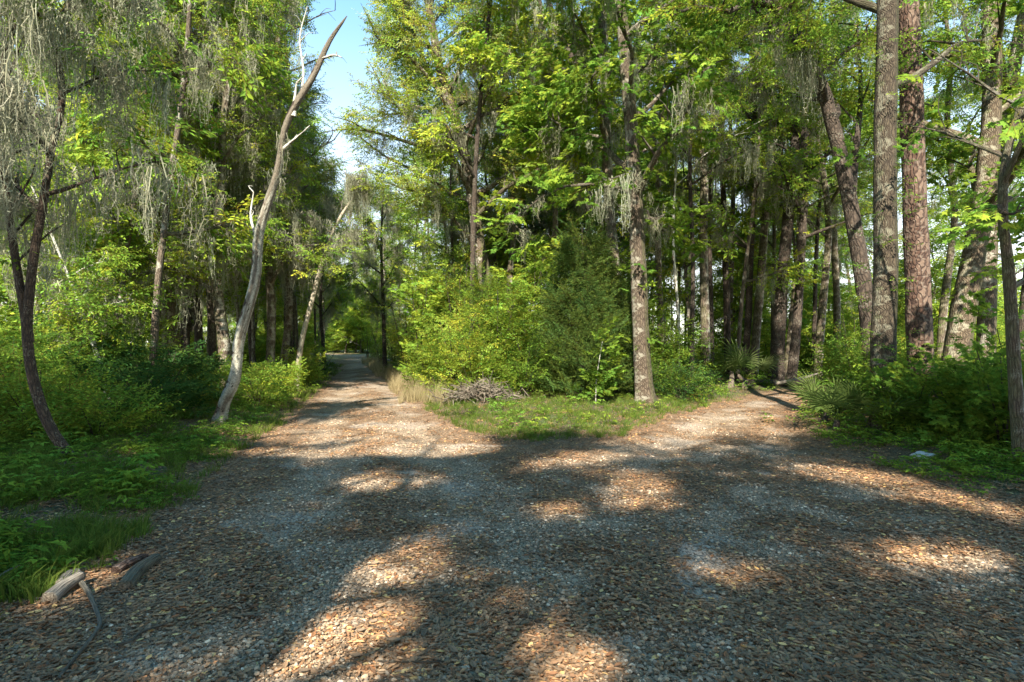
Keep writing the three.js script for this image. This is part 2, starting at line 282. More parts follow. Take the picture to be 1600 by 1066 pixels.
// ------------------------------------------------------------------ tubes: trunks, limbs, logs, sticks
function tube(pts, rad, { sides = 10, rings = 20, rough = 0, flare = 0, tile = 0.7, tint = [1, 1, 1], sd = 0, cap = false, tintFn } = {}) {
  const curve = new THREE.CatmullRomCurve3(pts, false, 'centripetal'), len = curve.getLength(), pos = [], uv = [], col = [], idx = [];
  const tan = V3(), nrm = V3(), bin = V3(); let prev = null, around = Math.max(1, Math.round(2 * Math.PI * rad(0.2) / tile)); 
  for (let j = 0; j <= rings; j++) {
    const t = j / rings, c = curve.getPoint(t); curve.getTangent(t, tan);
    if (!prev) nrm.crossVectors(tan, Math.abs(tan.x) < 0.7 ? V3(1, 0, 0) : V3(0, 0, 1)).normalize(); else nrm.copy(prev).addScaledVector(tan, -prev.dot(tan)).normalize();
    prev = nrm.clone(); bin.crossVectors(tan, nrm);
    const rr = rad(t), h = t * len;
    for (let i = 0; i <= sides; i++) {
      const a = (i % sides) / sides * Math.PI * 2, ca = Math.cos(a), sa = Math.sin(a);
      let r = rr * (1 + rough * (noise(ca * 1.3 + sd, sa * 1.3, h * 0.9) * 0.9 + noise(ca * 3 + sd, sa * 3, h * 3) * 0.45));
      if (flare) r += rr * flare * Math.exp(-h / (rr * 1.6)) * (0.55 + 0.7 * Math.max(0, Math.sin(a * 4 + sd * 3)));
      pos.push(c.x + (nrm.x * ca + bin.x * sa) * r, c.y + (nrm.y * ca + bin.y * sa) * r, c.z + (nrm.z * ca + bin.z * sa) * r);
      uv.push(i / sides * around, h / tile + sd * 0.37);
      const k = tintFn ? tintFn(t, a, h) : tint; col.push(...k);
      if (j && i) { const q = sides + 1, b = j * q + i; idx.push(b - q - 1, b - q, b, b - q - 1, b, b - 1); }
    }
  }
  if (cap) for (const [j, flip] of [[0, 1], [rings, 0]]) {
    const q = sides + 1, k = pos.length / 3, c = curve.getPoint(j / rings); pos.push(c.x, c.y, c.z); uv.push(0.5, 0.5); col.push(1.1, 1, 0.9);
    for (let i = 0; i < sides; i++) idx.push(...(flip ? [k, j * q + i + 1, j * q + i] : [k, j * q + i, j * q + i + 1]));
  }
  const g = new THREE.BufferGeometry();
  g.setAttribute('position', new THREE.Float32BufferAttribute(pos, 3)); g.setAttribute('uv', new THREE.Float32BufferAttribute(uv, 2)); g.setAttribute('color', new THREE.Float32BufferAttribute(col, 3));
  g.setIndex(idx); g.computeVertexNormals(); return g;
}

// ------------------------------------------------------------------ trees
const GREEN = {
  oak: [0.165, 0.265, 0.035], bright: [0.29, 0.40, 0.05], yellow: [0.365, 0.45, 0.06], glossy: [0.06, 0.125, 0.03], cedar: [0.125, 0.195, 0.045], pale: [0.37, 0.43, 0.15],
};
const tone = (name) => { const g = GREEN[name], v = R(0.7, 1.3), y = R(-0.2, 0.15); return [g[0] * v * (1 + y), g[1] * v, g[2] * v * (1 - y)]; };
/* o: {pts: [Vector3] along the trunk in world space, r0, r1, bark, limbs, limbFrom, limbLen, leaf, hues, sprays, spread, moss, trunkMoss, epi, size}
   limbs leave the trunk between limbFrom and its top; each limb is one part, with its own twigs. */
function growTree(name, label, group, o) {
  seed = o.seed; const sd = (o.seed % 97) * 0.31, base = o.pts[0].clone(), t = thing(name, label, o.category ?? 'tree', group, base.x, base.y, base.z);
  const pts = o.pts.map((p) => p.clone().sub(base)), curve = new THREE.CatmullRomCurve3(pts, false, 'centripetal'), H = curve.getLength();
  const pw = o.taper ?? 0.85, rad = o.rad ?? ((u) => 0.84 * (o.r1 + (o.r0 - o.r1) * Math.pow(1 - u, pw)));
  mesh('trunk', tube(pts, rad, { sides: o.sides ?? 16, rings: Math.round(clamp(H * 5, 14, 70)), rough: o.rough ?? 0.13, flare: o.flare ?? 0.5, sd, tintFn: o.tintFn, tint: o.tint }), MAT[o.bark ?? 'oak'], t);
  const spots = [], mossSpots = [], n = o.limbs ?? 8, world = (p) => p.clone().add(base);
  const hang = o.always ? () => true : (p, reach = o.reach ?? 0.22) => { const w = world(p); return !open(w) && shaded(w, reach); };
  const limb = (start, dir, len, r, twigs, droop = 0.25, given) => {
    const lp = given ?? (() => { let p = start.clone(), d = dir.clone(); const a = [p.clone()]; for (let k = 1; k <= 5; k++) { d.add(V3(gauss() * 0.22, gauss() * 0.16 + (k > 2 ? -droop * 0.3 : 0.06), gauss() * 0.22)).normalize(); p = p.clone().addScaledVector(d, len / 5); a.push(p.clone()); } return a; })();
    if (!o.always && lp.slice(2).some((p) => { const w = world(p), q = -w.z; return open(w) && !(q > 8 && w.y > 3); })) return;
    const parts = [tube(lp, (u) => r * (1 - 0.85 * u) + 0.004, { sides: 7, rings: 10, rough: 0.15, sd: sd + r * 50, tint: o.tint })], c = new THREE.CatmullRomCurve3(lp);
    for (let k = 0; k < twigs; k++) {
      const u = (k + 1) / twigs * 0.75 + 0.25, s = c.getPoint(u), cd = c.getTangent(u), e = s.clone().addScaledVector(V3(gauss(), gauss() * 0.5 + 0.12, gauss()).normalize().addScaledVector(cd, 0.8).normalize(), len * R(0.18, 0.36));
      const m = s.clone().lerp(e, 0.5).add(V3(gauss() * 0.08, 0.06, gauss() * 0.08));
      if (!o.reach || (hang(m, 0.12) && hang(e, 0.12))) parts.push(tube([s, m, e], (v) => r * 0.3 * (1 - v) + 0.004, { sides: 4, rings: 4, sd, tint: o.tint }));
      spots.push([e, len], [m, len]); if (rnd() < (o.moss ?? 0)) mossSpots.push(m, e, s); if (k % 2) spots.push([s, len]);
    }
    for (let k = 0; k < 4; k++) if (rnd() < (o.moss ?? 0)) mossSpots.push(c.getPoint(R(0.15, 1)));
    mesh('branch', mergeGeometries(parts), MAT[o.bark ?? 'oak'], t);
  };
  let az = R(0, 6.28);
  for (let i = 0; i < n; i++) {
    const u = (o.limbFrom ?? 0.35) + (0.98 - (o.limbFrom ?? 0.35)) * (i + R(0, 0.9)) / n, s = curve.getPoint(u); az += 2.4 + gauss() * 0.5;
    const up = (o.limbUp ?? 0.45) + u * 0.3, len = (o.limbLen ?? 3) * (1.1 - 0.55 * u) * R(0.75, 1.2);
    limb(s, V3(Math.cos(az), up + gauss() * 0.2, Math.sin(az)).normalize(), len, rad(u) * R(0.35, 0.55) + 0.006, o.twigs ?? 6);
  }
  for (const g of o.given ?? []) limb(null, null, g.len, g.r, g.twigs ?? 7, 0, g.pts.map((p) => p.clone().sub(base)));
  const kinds = SPRAY[o.leaf ?? 'oak'], lists = kinds.map(() => []), ml = MOSS.map(() => []);
  if (spots.length) for (let i = 0, tries = 0; i < (o.sprays ?? 1000) && tries < (o.sprays ?? 1000) * 3; tries++) {
    const [e, len] = spots[Math.floor(rnd() * spots.length)], sp = (o.spread ?? 0.14) * len + 0.12, p = e.clone().add(V3(gauss() * sp, gauss() * sp * 0.75, gauss() * sp));
    if (p.y < 0.5) continue; if (!o.reach) i++;
    const out = Math.atan2(p.x - pts[pts.length - 1].x * 0.5 + gauss() * 0.8, p.z - pts[pts.length - 1].z * 0.5 + gauss() * 0.8);
    const yaw = out + gauss() * 0.9, pitch = gauss() * 0.6 + 0.2, sc = (o.size ?? 1) * R(0.75, 1.25), fw = V3(Math.sin(yaw) * Math.cos(pitch), -Math.sin(pitch), Math.cos(yaw) * Math.cos(pitch));
    if (!hang(p) || (o.reach && (!hang(p.clone().addScaledVector(fw, 0.4 * sc)) || !hang(p.clone().addScaledVector(fw, 0.8 * sc))))) continue;
    if (o.reach) i++;
    lists[i % kinds.length].push({ p, yaw, pitch, roll: gauss() * 0.7, s: sc, c: tone(o.hues[Math.floor(rnd() * o.hues.length)]) });
  }
  for (let i = 0; i < (o.epi ?? 0); i++) {                   // leafy shoots and climbers on the trunk itself
    const u = R(o.epiFrom ?? 0.05, o.epiTo ?? 0.7), a = R(0, 6.28), p = curve.getPoint(u).add(V3(Math.sin(a), 0, Math.cos(a)).multiplyScalar(rad(u) * 0.9));
    lists[i % kinds.length].push({ p, yaw: a + gauss() * 0.5, pitch: R(-0.4, 0.6), roll: gauss() * 0.5, s: R(0.4, 0.75), c: tone(o.hues[0]) });
  }
  const droopers = (p, s) => { if (!open(world(p))) ml[Math.floor(rnd() * 3)].push({ p, yaw: R(0, 6.28), pitch: gauss() * 0.05, roll: gauss() * 0.05, s: s * R(0.7, 1.35), sy: R(0.8, 1.3), c: MOSSC() }); };
  for (const m of mossSpots) for (let k = 0; k < (o.mossPer ?? 3) * 0.5; k++) droopers(m.clone().add(V3(gauss() * 0.28, gauss() * 0.1, gauss() * 0.28)), o.mossSize ?? 1);
  for (let i = 0; i < (o.trunkMoss ?? 0) * 0.7; i++) { const u = R(o.mossFrom ?? 0.25, o.mossTo ?? 0.95), a = R(0, 6.28); droopers(curve.getPoint(u).add(V3(Math.cos(a), 0, Math.sin(a)).multiplyScalar(rad(u) * 0.95)), (o.mossSize ?? 1) * 0.6); }
  kinds.forEach((g, i) => scatter('crown', g, leafMat, lists[i], t));
  MOSS.forEach((g, i) => scatter('spanish_moss', g, mossMat, ml[i], t));
  return t;
}
// a trunk line in the photograph at a depth, set on the ground and carried on above the frame to its top
function line(px, d, height, lean = 0, dd = 0) {
  const p = px.map(([x, y], i) => V(x, y, d + dd * i / px.length)), g = groundAt(p[0].x, -p[0].z) - 0.12; p[0].y = g;
  const a = p[p.length - 1], b = p[p.length - 2], dir = a.clone().sub(b).normalize(); dir.y = Math.max(dir.y, 0.75); dir.normalize(); let q = a.clone();
  if (height > q.y) { const k = Math.max(1, Math.round((height - q.y) / 2)), st = (height - q.y) / k / dir.y; for (let i = 0; i < k; i++) { q = q.clone().addScaledVector(dir.clone().add(V3(gauss() * 0.08 + lean, 0, gauss() * 0.08)), st); p.push(q); } }
  return p;
}
const px2m = (w, d) => w / 2 * d / F;
const OAKS = ['oak', 'oak', 'bright', 'bright'], SPRING = ['bright', 'yellow', 'oak', 'bright', 'yellow'], MIXED = ['oak', 'bright', 'yellow', 'bright', 'oak'], PINE = ['oak', 'glossy'];
const between = (list) => (u) => { for (let i = 1; i < list.length; i++) if (u <= list[i][0]) { const [a, b] = [list[i - 1], list[i]]; return a[1] + (b[1] - a[1]) * (u - a[0]) / (b[0] - a[0]); } return list[list.length - 1][1]; };

// the left edge of the clearing
growTree('curved_tree', 'thin curved dark trunk that bends and forks, shaggy moss on one fork', undefined, {
  seed: 101, pts: line([[125, 735], [78, 668], [52, 595], [42, 520], [46, 460], [54, 390], [66, 325], [80, 235], [97, 155], [92, 85], [110, 0]], 6.3, 7.5), r0: 0.07, r1: 0.028, bark: 'dark', flare: 0.3, sides: 12, tint: [1.1, 1.0, 0.9],
  limbs: 9, limbFrom: 0.5, limbLen: 1.8, sprays: 480, hues: OAKS, moss: 0.5, mossPer: 3, trunkMoss: 18, mossFrom: 0.55, mossTo: 1,
  given: [{ pts: [V(44, 535, 6.3), V(40, 500, 6.3), V(31, 450, 6.3), V(18, 370, 6.3), V(8, 290, 6.25), V(-6, 210, 6.2), V(0, 110, 6.2), V(30, 30, 6.2), V(25, -60, 6.2)], r: 0.052, len: 3.2, twigs: 12 }],
});
{
  const t = scene.children[scene.children.length - 1], b = t.position, l = MOSS.map(() => []); seed = 77;                      // shaggy moss sleeve on the fork
  for (let i = 0; i < 38; i++) { const u = rnd(), y = 40 + u * 330, x = y < 220 ? 5 : 5 + (y - 220) * 0.1; l[i % 3].push({ p: V(x + gauss() * (u < 0.55 ? 26 : 12), y, 6.2 + gauss() * 0.12).sub(b), yaw: R(0, 6.3), s: R(0.35, 0.7), c: MOSSC() }); }
  MOSS.forEach((g, i) => scatter('spanish_moss', g, mossMat, l[i], t));
}
growTree('leaning_dead_tree', 'leaning dead trunk with white lichen bark and a broken pointed top', undefined, {
  seed: 102, pts: line([[340, 672], [350, 632], [367, 588], [373, 535], [399, 440], [405, 362], [432, 275], [449, 190], [490, 118], [516, 62], [542, 25]], 9.4, 0), bark: 'pale', flare: 0.35, sides: 18, rough: 0.3,
  rad: between([[0, 0.12], [0.1, 0.095], [0.5, 0.074], [0.75, 0.056], [0.9, 0.038], [0.97, 0.024], [1, 0.007]]), tintFn: (u, a, h) => { const k = sstep(0.0, 0.22, noise(Math.cos(a) * 1.2, Math.sin(a) * 1.2, h * 1.1) * 0.9 + noise(Math.cos(a) * 4, Math.sin(a) * 4, h * 5) * 0.4 + u * 1.1 - 0.3); return lerp3([0.66, 0.65, 0.61], [0.25, 0.21, 0.175], k); },
  limbs: 0, sprays: 0, hues: OAKS, moss: 0, trunkMoss: 14, mossFrom: 0.35, mossTo: 0.7,
  given: [{ pts: [V(458, 182, 9.4), V(460, 160, 9.4), V(463, 130, 9.35)], r: 0.05, len: 0.3, twigs: 1 }, { pts: [V(440, 235, 9.4), V(455, 222, 9.3), V(475, 205, 9.2)], r: 0.03, len: 0.4, twigs: 2 }, { pts: [V(502, 92, 9.4), V(522, 86, 9.3), V(534, 90, 9.2)], r: 0.02, len: 0.25, twigs: 2 }, { pts: [V(470, 155, 9.4), V(474, 110, 9.5), V(468, 60, 9.6), V(480, 10, 9.7)], r: 0.022, len: 1, twigs: 4 }, { pts: [V(404, 380, 9.4), V(392, 340, 9.5), V(396, 300, 9.6)], r: 0.03, len: 0.6, twigs: 3 }],
});
growTree('mossy_oak', 'broad grey oak trunk shrouded in hanging moss behind the curved tree', undefined, {
  seed: 103, pts: line([[262, 612], [260, 500], [250, 400], [242, 310], [250, 230], [262, 170], [248, 90], [228, 0]], 15.5, 15), r0: 0.4, r1: 0.12, bark: 'oak', limbs: 16, limbFrom: 0.28, limbLen: 4.2, sprays: 1500, hues: MIXED, moss: 0.8, mossPer: 4, mossSize: 1.25, trunkMoss: 90, mossFrom: 0.15, mossTo: 0.9,
});
[[[[312, 600], [309, 480], [305, 380], [306, 280], [314, 170], [310, 60]], 17, 0.15, 'dark', 'slim dark trunk beside the broad mossy oak'],
  [[[356, 608], [350, 540], [340, 460], [336, 400], [345, 300], [350, 180], [372, 60]], 14.5, 0.2, 'oak', 'grey mossy trunk standing just behind the leaning dead trunk'],
  [[[335, 606], [330, 500], [326, 400], [335, 250], [322, 100]], 16, 0.14, 'dark', 'dark moss-hung trunk between the broad oak and the leaning dead trunk'],
  [[[420, 600], [424, 500], [420, 400], [430, 300], [425, 150], [440, 20]], 17, 0.17, 'oak', 'moss-draped trunk seen through the leaning dead trunk'],
  [[[200, 612], [196, 520], [188, 420], [200, 300], [175, 150], [180, 20]], 17, 0.15, 'oak', 'trunk with long moss beards in the open wood beside the broad oak'],
  [[[440, 590], [452, 480], [448, 380], [462, 260], [450, 120]], 20, 0.18, 'oak', 'moss-hung roadside trunk before the bend of the track'],
  [[[288, 600], [292, 500], [285, 380], [296, 240], [285, 100], [290, 0]], 19, 0.13, 'dark', 'thin trunk behind the broad oak with moss on its upper limbs'],
].forEach(([p, d, r, bark, label], i) => { growTree('mossy_tree', label, 'moss-hung trees along the track', { seed: 120 + i, pts: line(p, d, R(12, 15)), r0: r, r1: 0.05, bark, limbs: 14, limbFrom: 0.25, limbLen: 2.9, sprays: 1150, hues: i % 2 ? SPRING : MIXED, moss: 0.62, mossPer: 3, mossSize: 1.15, trunkMoss: 50, mossFrom: 0.12, mossTo: 0.9 }); });
growTree('arching_tree', 'slender trunk arching over the track with moss-draped limbs', undefined, {
  seed: 140, pts: line([[462, 588], [470, 540], [490, 460], [506, 400], [522, 358], [552, 310], [580, 292]], 16, 0), r0: 0.1, r1: 0.025, bark: 'pale', tint: [0.7, 0.62, 0.55], limbs: 6, limbFrom: 0.4, limbLen: 1.6, sprays: 90, hues: MIXED, moss: 0.9, mossPer: 3, trunkMoss: 24, mossFrom: 0.3, mossTo: 1,
  given: [{ pts: [V(474, 522, 16), V(500, 512, 16), V(530, 498, 15.8), V(560, 480, 15.6), V(590, 462, 15.5)], r: 0.06, len: 2, twigs: 6 }],
});
growTree('thin_grey_sapling', 'thin grey sapling stem rising from ferny bushes near the curved tree', undefined, { seed: 141, pts: line([[172, 648], [165, 600], [150, 550], [133, 500], [122, 470]], 10.5, 4.5), r0: 0.07, r1: 0.02, bark: 'pale', limbs: 8, limbFrom: 0.5, limbLen: 1.4, sprays: 300, hues: OAKS, moss: 0.2 });

// the point of wood between the two tracks
growTree('tall_grey_tree', 'tall straight grey trunk with a flared sunlit foot at the fork', undefined, {
  seed: 201, pts: line([[1010, 636], [1003, 565], [1000, 480], [997, 400], [992, 300], [985, 180], [978, 100], [968, 0]], 12.6, 17), r0: 0.25, r1: 0.1, flare: 0.7, taper: 1, bark: 'oak', tint: [0.8, 0.78, 0.74], limbs: 16, limbFrom: 0.3, limbLen: 3.1, leaf: 'gum', sprays: 640, hues: ['oak', 'bright', 'oak', 'oak'], moss: 0.2, epi: 40, epiFrom: 0.1, epiTo: 0.6,
  given: [{ pts: [V(992, 305, 12.6), V(960, 292, 12.3), V(915, 288, 12), V(860, 300, 11.7), V(800, 345, 11.5)], r: 0.05, len: 2.6, twigs: 9 }],
});
growTree('leaning_trunk_tree', 'slightly bowed trunk close behind the tall grey tree', undefined, {
  seed: 202, pts: line([[976, 615], [970, 520], [960, 420], [951, 310], [947, 200], [944, 110], [941, 10]], 14.6, 17), r0: 0.2, r1: 0.09, bark: 'oak', limbs: 14, limbFrom: 0.32, limbLen: 3.2, leaf: 'gum', sprays: 560, hues: OAKS, moss: 0.3, epi: 20,
  given: [{ pts: [V(946, 216, 14.6), V(905, 208, 14.3), V(870, 192, 14), V(840, 168, 13.7)], r: 0.06, len: 2.6, twigs: 8 }],
});
[[[[922, 610], [920, 400], [918, 260], [914, 170], [908, 125], [882, 65], [857, 0]], 16, 0.13, 'dark', 'slim trunk that bends away high above the dark cedar'],
  [[[1104, 598], [1101, 480], [1099, 360], [1100, 280], [1094, 200], [1075, 100], [1060, 20]], 17.5, 0.18, 'oak', 'straight grey trunk at the edge of the turning track'],
  [[[1112, 594], [1110, 480], [1108, 350], [1114, 200]], 20, 0.14, 'dark', 'dark trunk hidden half behind the straight grey one'],
  [[[1138, 588], [1135, 450], [1131, 330], [1127, 200], [1130, 60]], 21, 0.16, 'dark', 'dark pole-straight trunk beyond the fan palm'],
  [[[1164, 592], [1170, 480], [1174, 380], [1180, 240], [1176, 90]], 20, 0.16, 'dark', 'one of twin trunks that share a sunlit foot, the thinner one'],
  [[[1176, 592], [1186, 470], [1196, 340], [1202, 200], [1206, 50]], 19.8, 0.19, 'oak', 'stouter one of twin trunks that share a sunlit foot'],
  [[[1061, 600], [1060, 540], [1059, 480], [1052, 380], [1060, 200]], 17, 0.06, 'pale', 'thin pale stem in the brush behind the tall grey tree'],
  [[[1082, 606], [1081, 540], [1083, 420], [1078, 250], [1085, 100]], 16.5, 0.09, 'dark', 'thin dark stem next to the straight grey trunk'],
  [[[1036, 596], [1030, 450], [1028, 300], [1034, 160], [1020, 30]], 19, 0.14, 'oak', 'slim trunk behind the flared foot of the tall grey tree'],
  [[[868, 606], [862, 450], [868, 330], [858, 200], [850, 60]], 19, 0.14, 'oak', 'moss-streaked trunk behind the dark cedar'],
  [[[800, 606], [796, 450], [804, 330], [790, 180], [795, 40]], 20, 0.15, 'oak', 'trunk rising out of the sunny shrubs behind the brush pile'],
].forEach(([p, d, r, bark, label], i) => growTree(i % 3 ? 'slender_tree' : 'woodland_tree', label, undefined, { seed: 220 + i, pts: line(p, d, R(14, 18)), r0: r, r1: r * 0.35, bark, limbs: 12, limbFrom: 0.36, limbLen: 2.6, sprays: r < 0.1 ? 240 : 500, leaf: i % 4 ? 'oak' : 'gum', hues: i % 2 ? MIXED : SPRING, moss: 0.38, mossPer: 3, trunkMoss: 10 }));
growTree('spreading_oak', 'tall oak with pale yellow-green rounded leaf clumps above the track', undefined, {
  seed: 250, pts: line([[770, 600], [764, 480], [748, 380], [735, 290], [715, 200], [690, 120], [675, 40]], 18, 15.5), r0: 0.3, r1: 0.08, bark: 'oak', limbs: 26, limbFrom: 0.3, limbLen: 3.8, limbUp: 0.5, sprays: 4200, spread: 0.13, hues: ['yellow', 'bright', 'yellow', 'pale'], moss: 0.35, mossPer: 3,
  given: [{ pts: [V(752, 395, 18), V(715, 350, 17.4), V(670, 305, 16.8), V(628, 295, 16.2)], r: 0.09, len: 3, twigs: 9 }, { pts: [V(740, 310, 18), V(700, 235, 17), V(650, 190, 16.2), V(600, 150, 15.6)], r: 0.1, len: 4, twigs: 10 }, { pts: [V(728, 255, 18), V(690, 150, 17), V(640, 90, 16.4), V(590, 60, 16)], r: 0.1, len: 4, twigs: 10 }],
});

// right of the turning track
growTree('dark_oak', 'thick dark oak trunk with climbers and lichen at the corner of the turning track', undefined, {
  seed: 301, pts: line([[1382, 690], [1380, 600], [1381, 500], [1384, 400], [1383, 250], [1385, 100], [1387, 0]], 8.6, 17), r0: 0.225, r1: 0.12, taper: 1, flare: 0.55, bark: 'oak', tint: [0.5, 0.49, 0.42], sides: 20, limbs: 13, limbFrom: 0.42, limbLen: 3.4, sprays: 800, hues: OAKS, moss: 0.1, epi: 90, epiFrom: 0.02, epiTo: 0.5,
});
growTree('red_pine', 'thick reddish trunk of scaly plated bark next to the thick dark oak', undefined, {
  seed: 302, pts: line([[1442, 655], [1438, 560], [1433, 430], [1430, 330], [1424, 150], [1418, 0]], 10.4, 22), r0: 0.27, r1: 0.13, taper: 1, flare: 0.35, bark: 'pine', tint: [0.74, 0.77, 0.76], sides: 20, limbs: 10, limbFrom: 0.6, limbLen: 2.6, sprays: 300, hues: PINE, epi: 22, epiFrom: 0.05, epiTo: 0.45,
});
growTree('slanting_trunk_tree', 'thick slanting trunk behind the reddish plated one', undefined, {
  seed: 303, pts: line([[1486, 612], [1496, 545], [1512, 450], [1528, 360], [1540, 290], [1548, 200], [1550, 100], [1548, 0]], 13, 15), r0: 0.33, r1: 0.12, bark: 'oak', tint: [0.85, 0.82, 0.72], limbs: 14, limbFrom: 0.3, limbLen: 3.2, leaf: 'gum', sprays: 800, hues: ['bright', 'oak'], epi: 30,
});
growTree('upright_grey_tree', 'upright grey trunk standing behind the slanting one', undefined, { seed: 304, pts: line([[1541, 605], [1542, 500], [1545, 400], [1549, 320], [1560, 240], [1578, 150], [1592, 60]], 15, 15), r0: 0.26, r1: 0.1, bark: 'oak', limbs: 13, limbFrom: 0.3, limbLen: 3, sprays: 800, hues: SPRING, moss: 0.1 });
growTree('thin_bent_tree', 'thin grey tree with a pale foot at the leafy verge', undefined, { seed: 305, pts: line([[1596, 742], [1590, 650], [1582, 520], [1576, 420], [1567, 330], [1572, 250], [1600, 150]], 6.2, 6.5), r0: 0.085, r1: 0.03, bark: 'oak', flare: 0.4, sides: 12, limbs: 8, limbFrom: 0.35, limbLen: 1.8, leaf: 'gum', sprays: 230, size: 0.8, hues: ['oak', 'bright'], given: [{ pts: [V(1579, 310, 6.2), V(1562, 322, 6.2), V(1580, 335, 6.1), V(1620, 310, 6)], r: 0.03, len: 0.7, twigs: 3 }] });
growTree('crooked_oak', 'crooked oak whose trunk curves over and reaches a long bare limb sideways', undefined, {
  seed: 306, pts: line([[1368, 640], [1362, 560], [1352, 460], [1336, 360], [1316, 255], [1300, 190], [1286, 140], [1252, 82], [1214, 15], [1190, -30]], 11.5, 13), r0: 0.2, r1: 0.1, bark: 'dark', limbs: 14, limbFrom: 0.45, limbLen: 3, sprays: 850, hues: OAKS, moss: 0.2,
  given: [{ pts: [V(1214, 10, 11.5), V(1170, 2, 11.3), V(1140, 18, 11), V(1090, 10, 10.8), V(1050, 25, 10.6)], r: 0.08, len: 2.6, twigs: 7 }, { pts: [V(1330, 325, 11.5), V(1335, 260, 11.8), V(1345, 150, 12.2), V(1340, 40, 12.6)], r: 0.1, len: 3.4, twigs: 8 }],
});
[[[[1212, 604], [1218, 500], [1226, 400], [1236, 300], [1243, 225], [1238, 150], [1212, 70], [1190, 0]], 18.5, 0.27, 'dark', 'broad dark trunk, the thickest of a clump where the track turns'],
  [[[1236, 606], [1245, 510], [1252, 400], [1257, 290], [1256, 200], [1250, 90]], 18.2, 0.19, 'dark', 'dark reddish trunk slanting up close beside the thickest one of the clump'],
  [[[1226, 600], [1236, 500], [1246, 400], [1250, 300]], 20, 0.1, 'oak', 'thin greenish trunk squeezed between two dark trunks of the clump'],
  [[[1277, 600], [1282, 520], [1290, 430], [1295, 350], [1288, 280], [1275, 200], [1280, 60]], 19, 0.17, 'oak', 'trunk with a sunlit lower side beyond the leafy corner'],
  [[[1306, 600], [1308, 480], [1304, 360], [1312, 240], [1322, 100]], 22, 0.17, 'oak', 'upright trunk between the crooked oak and the clump of dark trunks'],
  [[[1468, 606], [1473, 500], [1484, 410], [1492, 330], [1480, 200]], 19, 0.16, 'oak', 'pale grey trunk between the reddish plated and the slanting trunk'],
  [[[1590, 610], [1600, 500], [1610, 400], [1620, 250]], 14, 0.14, 'dark', 'dark trunk behind the thin grey tree of the leafy verge'],
].forEach(([p, d, r, bark, label], i) => growTree(i < 3 ? 'dark_trunk_tree' : 'woodland_tree', label, undefined, { seed: 330 + i, pts: line(p, d, R(13, 17)), r0: r, r1: r * 0.35, bark, limbs: 12, limbFrom: 0.36, limbLen: 2.7, sprays: 470, hues: i % 2 ? MIXED : ['oak', 'bright', 'oak'], moss: 0.25, mossPer: 2 }));

// ---- trees further in: a few grown once, then placed again and again
const stand = (h, lean) => { const p = []; for (let i = 0; i <= 6; i++) p.push(V3(Math.sin(i * 0.9 + lean * 5) * 0.18 * i / 3 + lean * i * 0.12, h * i / 6 - 0.1, Math.cos(i * 1.1 + lean * 3) * 0.15 * i / 3)); return p; };
const proto = {};
const makeProto = (key, name, label, group, o, h, lean) => { proto[key] = growTree(name, label, group, { always: true, leaf: 'far', pts: stand(h, lean), category: 'tree', ...o }); proto[key].userData.fresh = true; };
makeProto('mossA', 'mossy_wood_tree', 'moss-hung tree standing deep in the wood beside the track', 'moss-hung trees deep in the wood', { seed: 401, r0: 0.16, r1: 0.05, limbs: 16, limbFrom: 0.2, limbLen: 3.4, sprays: 520, hues: SPRING, moss: 0.7, mossPer: 4, mossSize: 1.3, trunkMoss: 40, mossFrom: 0.1 }, 13, 0.5);
makeProto('mossB', 'mossy_wood_tree', 'moss-hung tree standing deep in the wood beside the track', 'moss-hung trees deep in the wood', { seed: 402, r0: 0.16, r1: 0.05, bark: 'dark', limbs: 14, limbFrom: 0.25, limbLen: 3, sprays: 470, hues: MIXED, moss: 0.65, mossPer: 4, mossSize: 1.2, trunkMoss: 30, mossFrom: 0.1 }, 11.5, -0.6);
makeProto('tallA', 'tall_wood_tree', 'tall slender green tree standing deep in the wood', 'tall slender trees deep in the wood', { seed: 403, r0: 0.14, r1: 0.05, limbs: 14, limbFrom: 0.3, limbLen: 2.8, sprays: 360, hues: MIXED, moss: 0.2, mossPer: 3, mossSize: 1.2 }, 17, 0.3);
makeProto('tallB', 'tall_wood_tree', 'tall slender green tree standing deep in the wood', 'tall slender trees deep in the wood', { seed: 404, r0: 0.12, r1: 0.05, bark: 'dark', limbs: 13, limbFrom: 0.4, limbLen: 2.6, sprays: 330, hues: SPRING, moss: 0.1 }, 18, -0.4);
makeProto('tallC', 'tall_wood_tree', 'tall slender green tree standing deep in the wood', 'tall slender trees deep in the wood', { seed: 405, r0: 0.15, r1: 0.07, limbs: 15, limbFrom: 0.25, limbLen: 3, sprays: 380, hues: OAKS, moss: 0.3, mossPer: 3 }, 15, 0.8);
makeProto('low', 'small_wood_tree', 'small bushy bright green tree under the tall trees of the wood', 'small bushy trees of the understorey', { seed: 406, r0: 0.09, r1: 0.02, limbs: 16, limbFrom: 0.12, limbLen: 2.4, sprays: 420, hues: SPRING }, 6.5, 0.4);
makeProto('lowB', 'small_wood_tree', 'small bushy bright green tree under the tall trees of the wood', 'small bushy trees of the understorey', { seed: 407, r0: 0.08, r1: 0.02, limbs: 14, limbFrom: 0.12, limbLen: 2, sprays: 380, hues: MIXED }, 5, -0.5);
makeProto('poleA', 'slender_pole_tree', 'thin pole-like tree with a light crown among the taller trunks', 'thin pole-like trees of the wood', { seed: 411, r0: 0.1, r1: 0.03, sides: 9, bark: 'dark', limbs: 9, limbFrom: 0.35, limbLen: 1.7, sprays: 190, hues: SPRING, moss: 0.25, mossPer: 3 }, 13, 0.7);
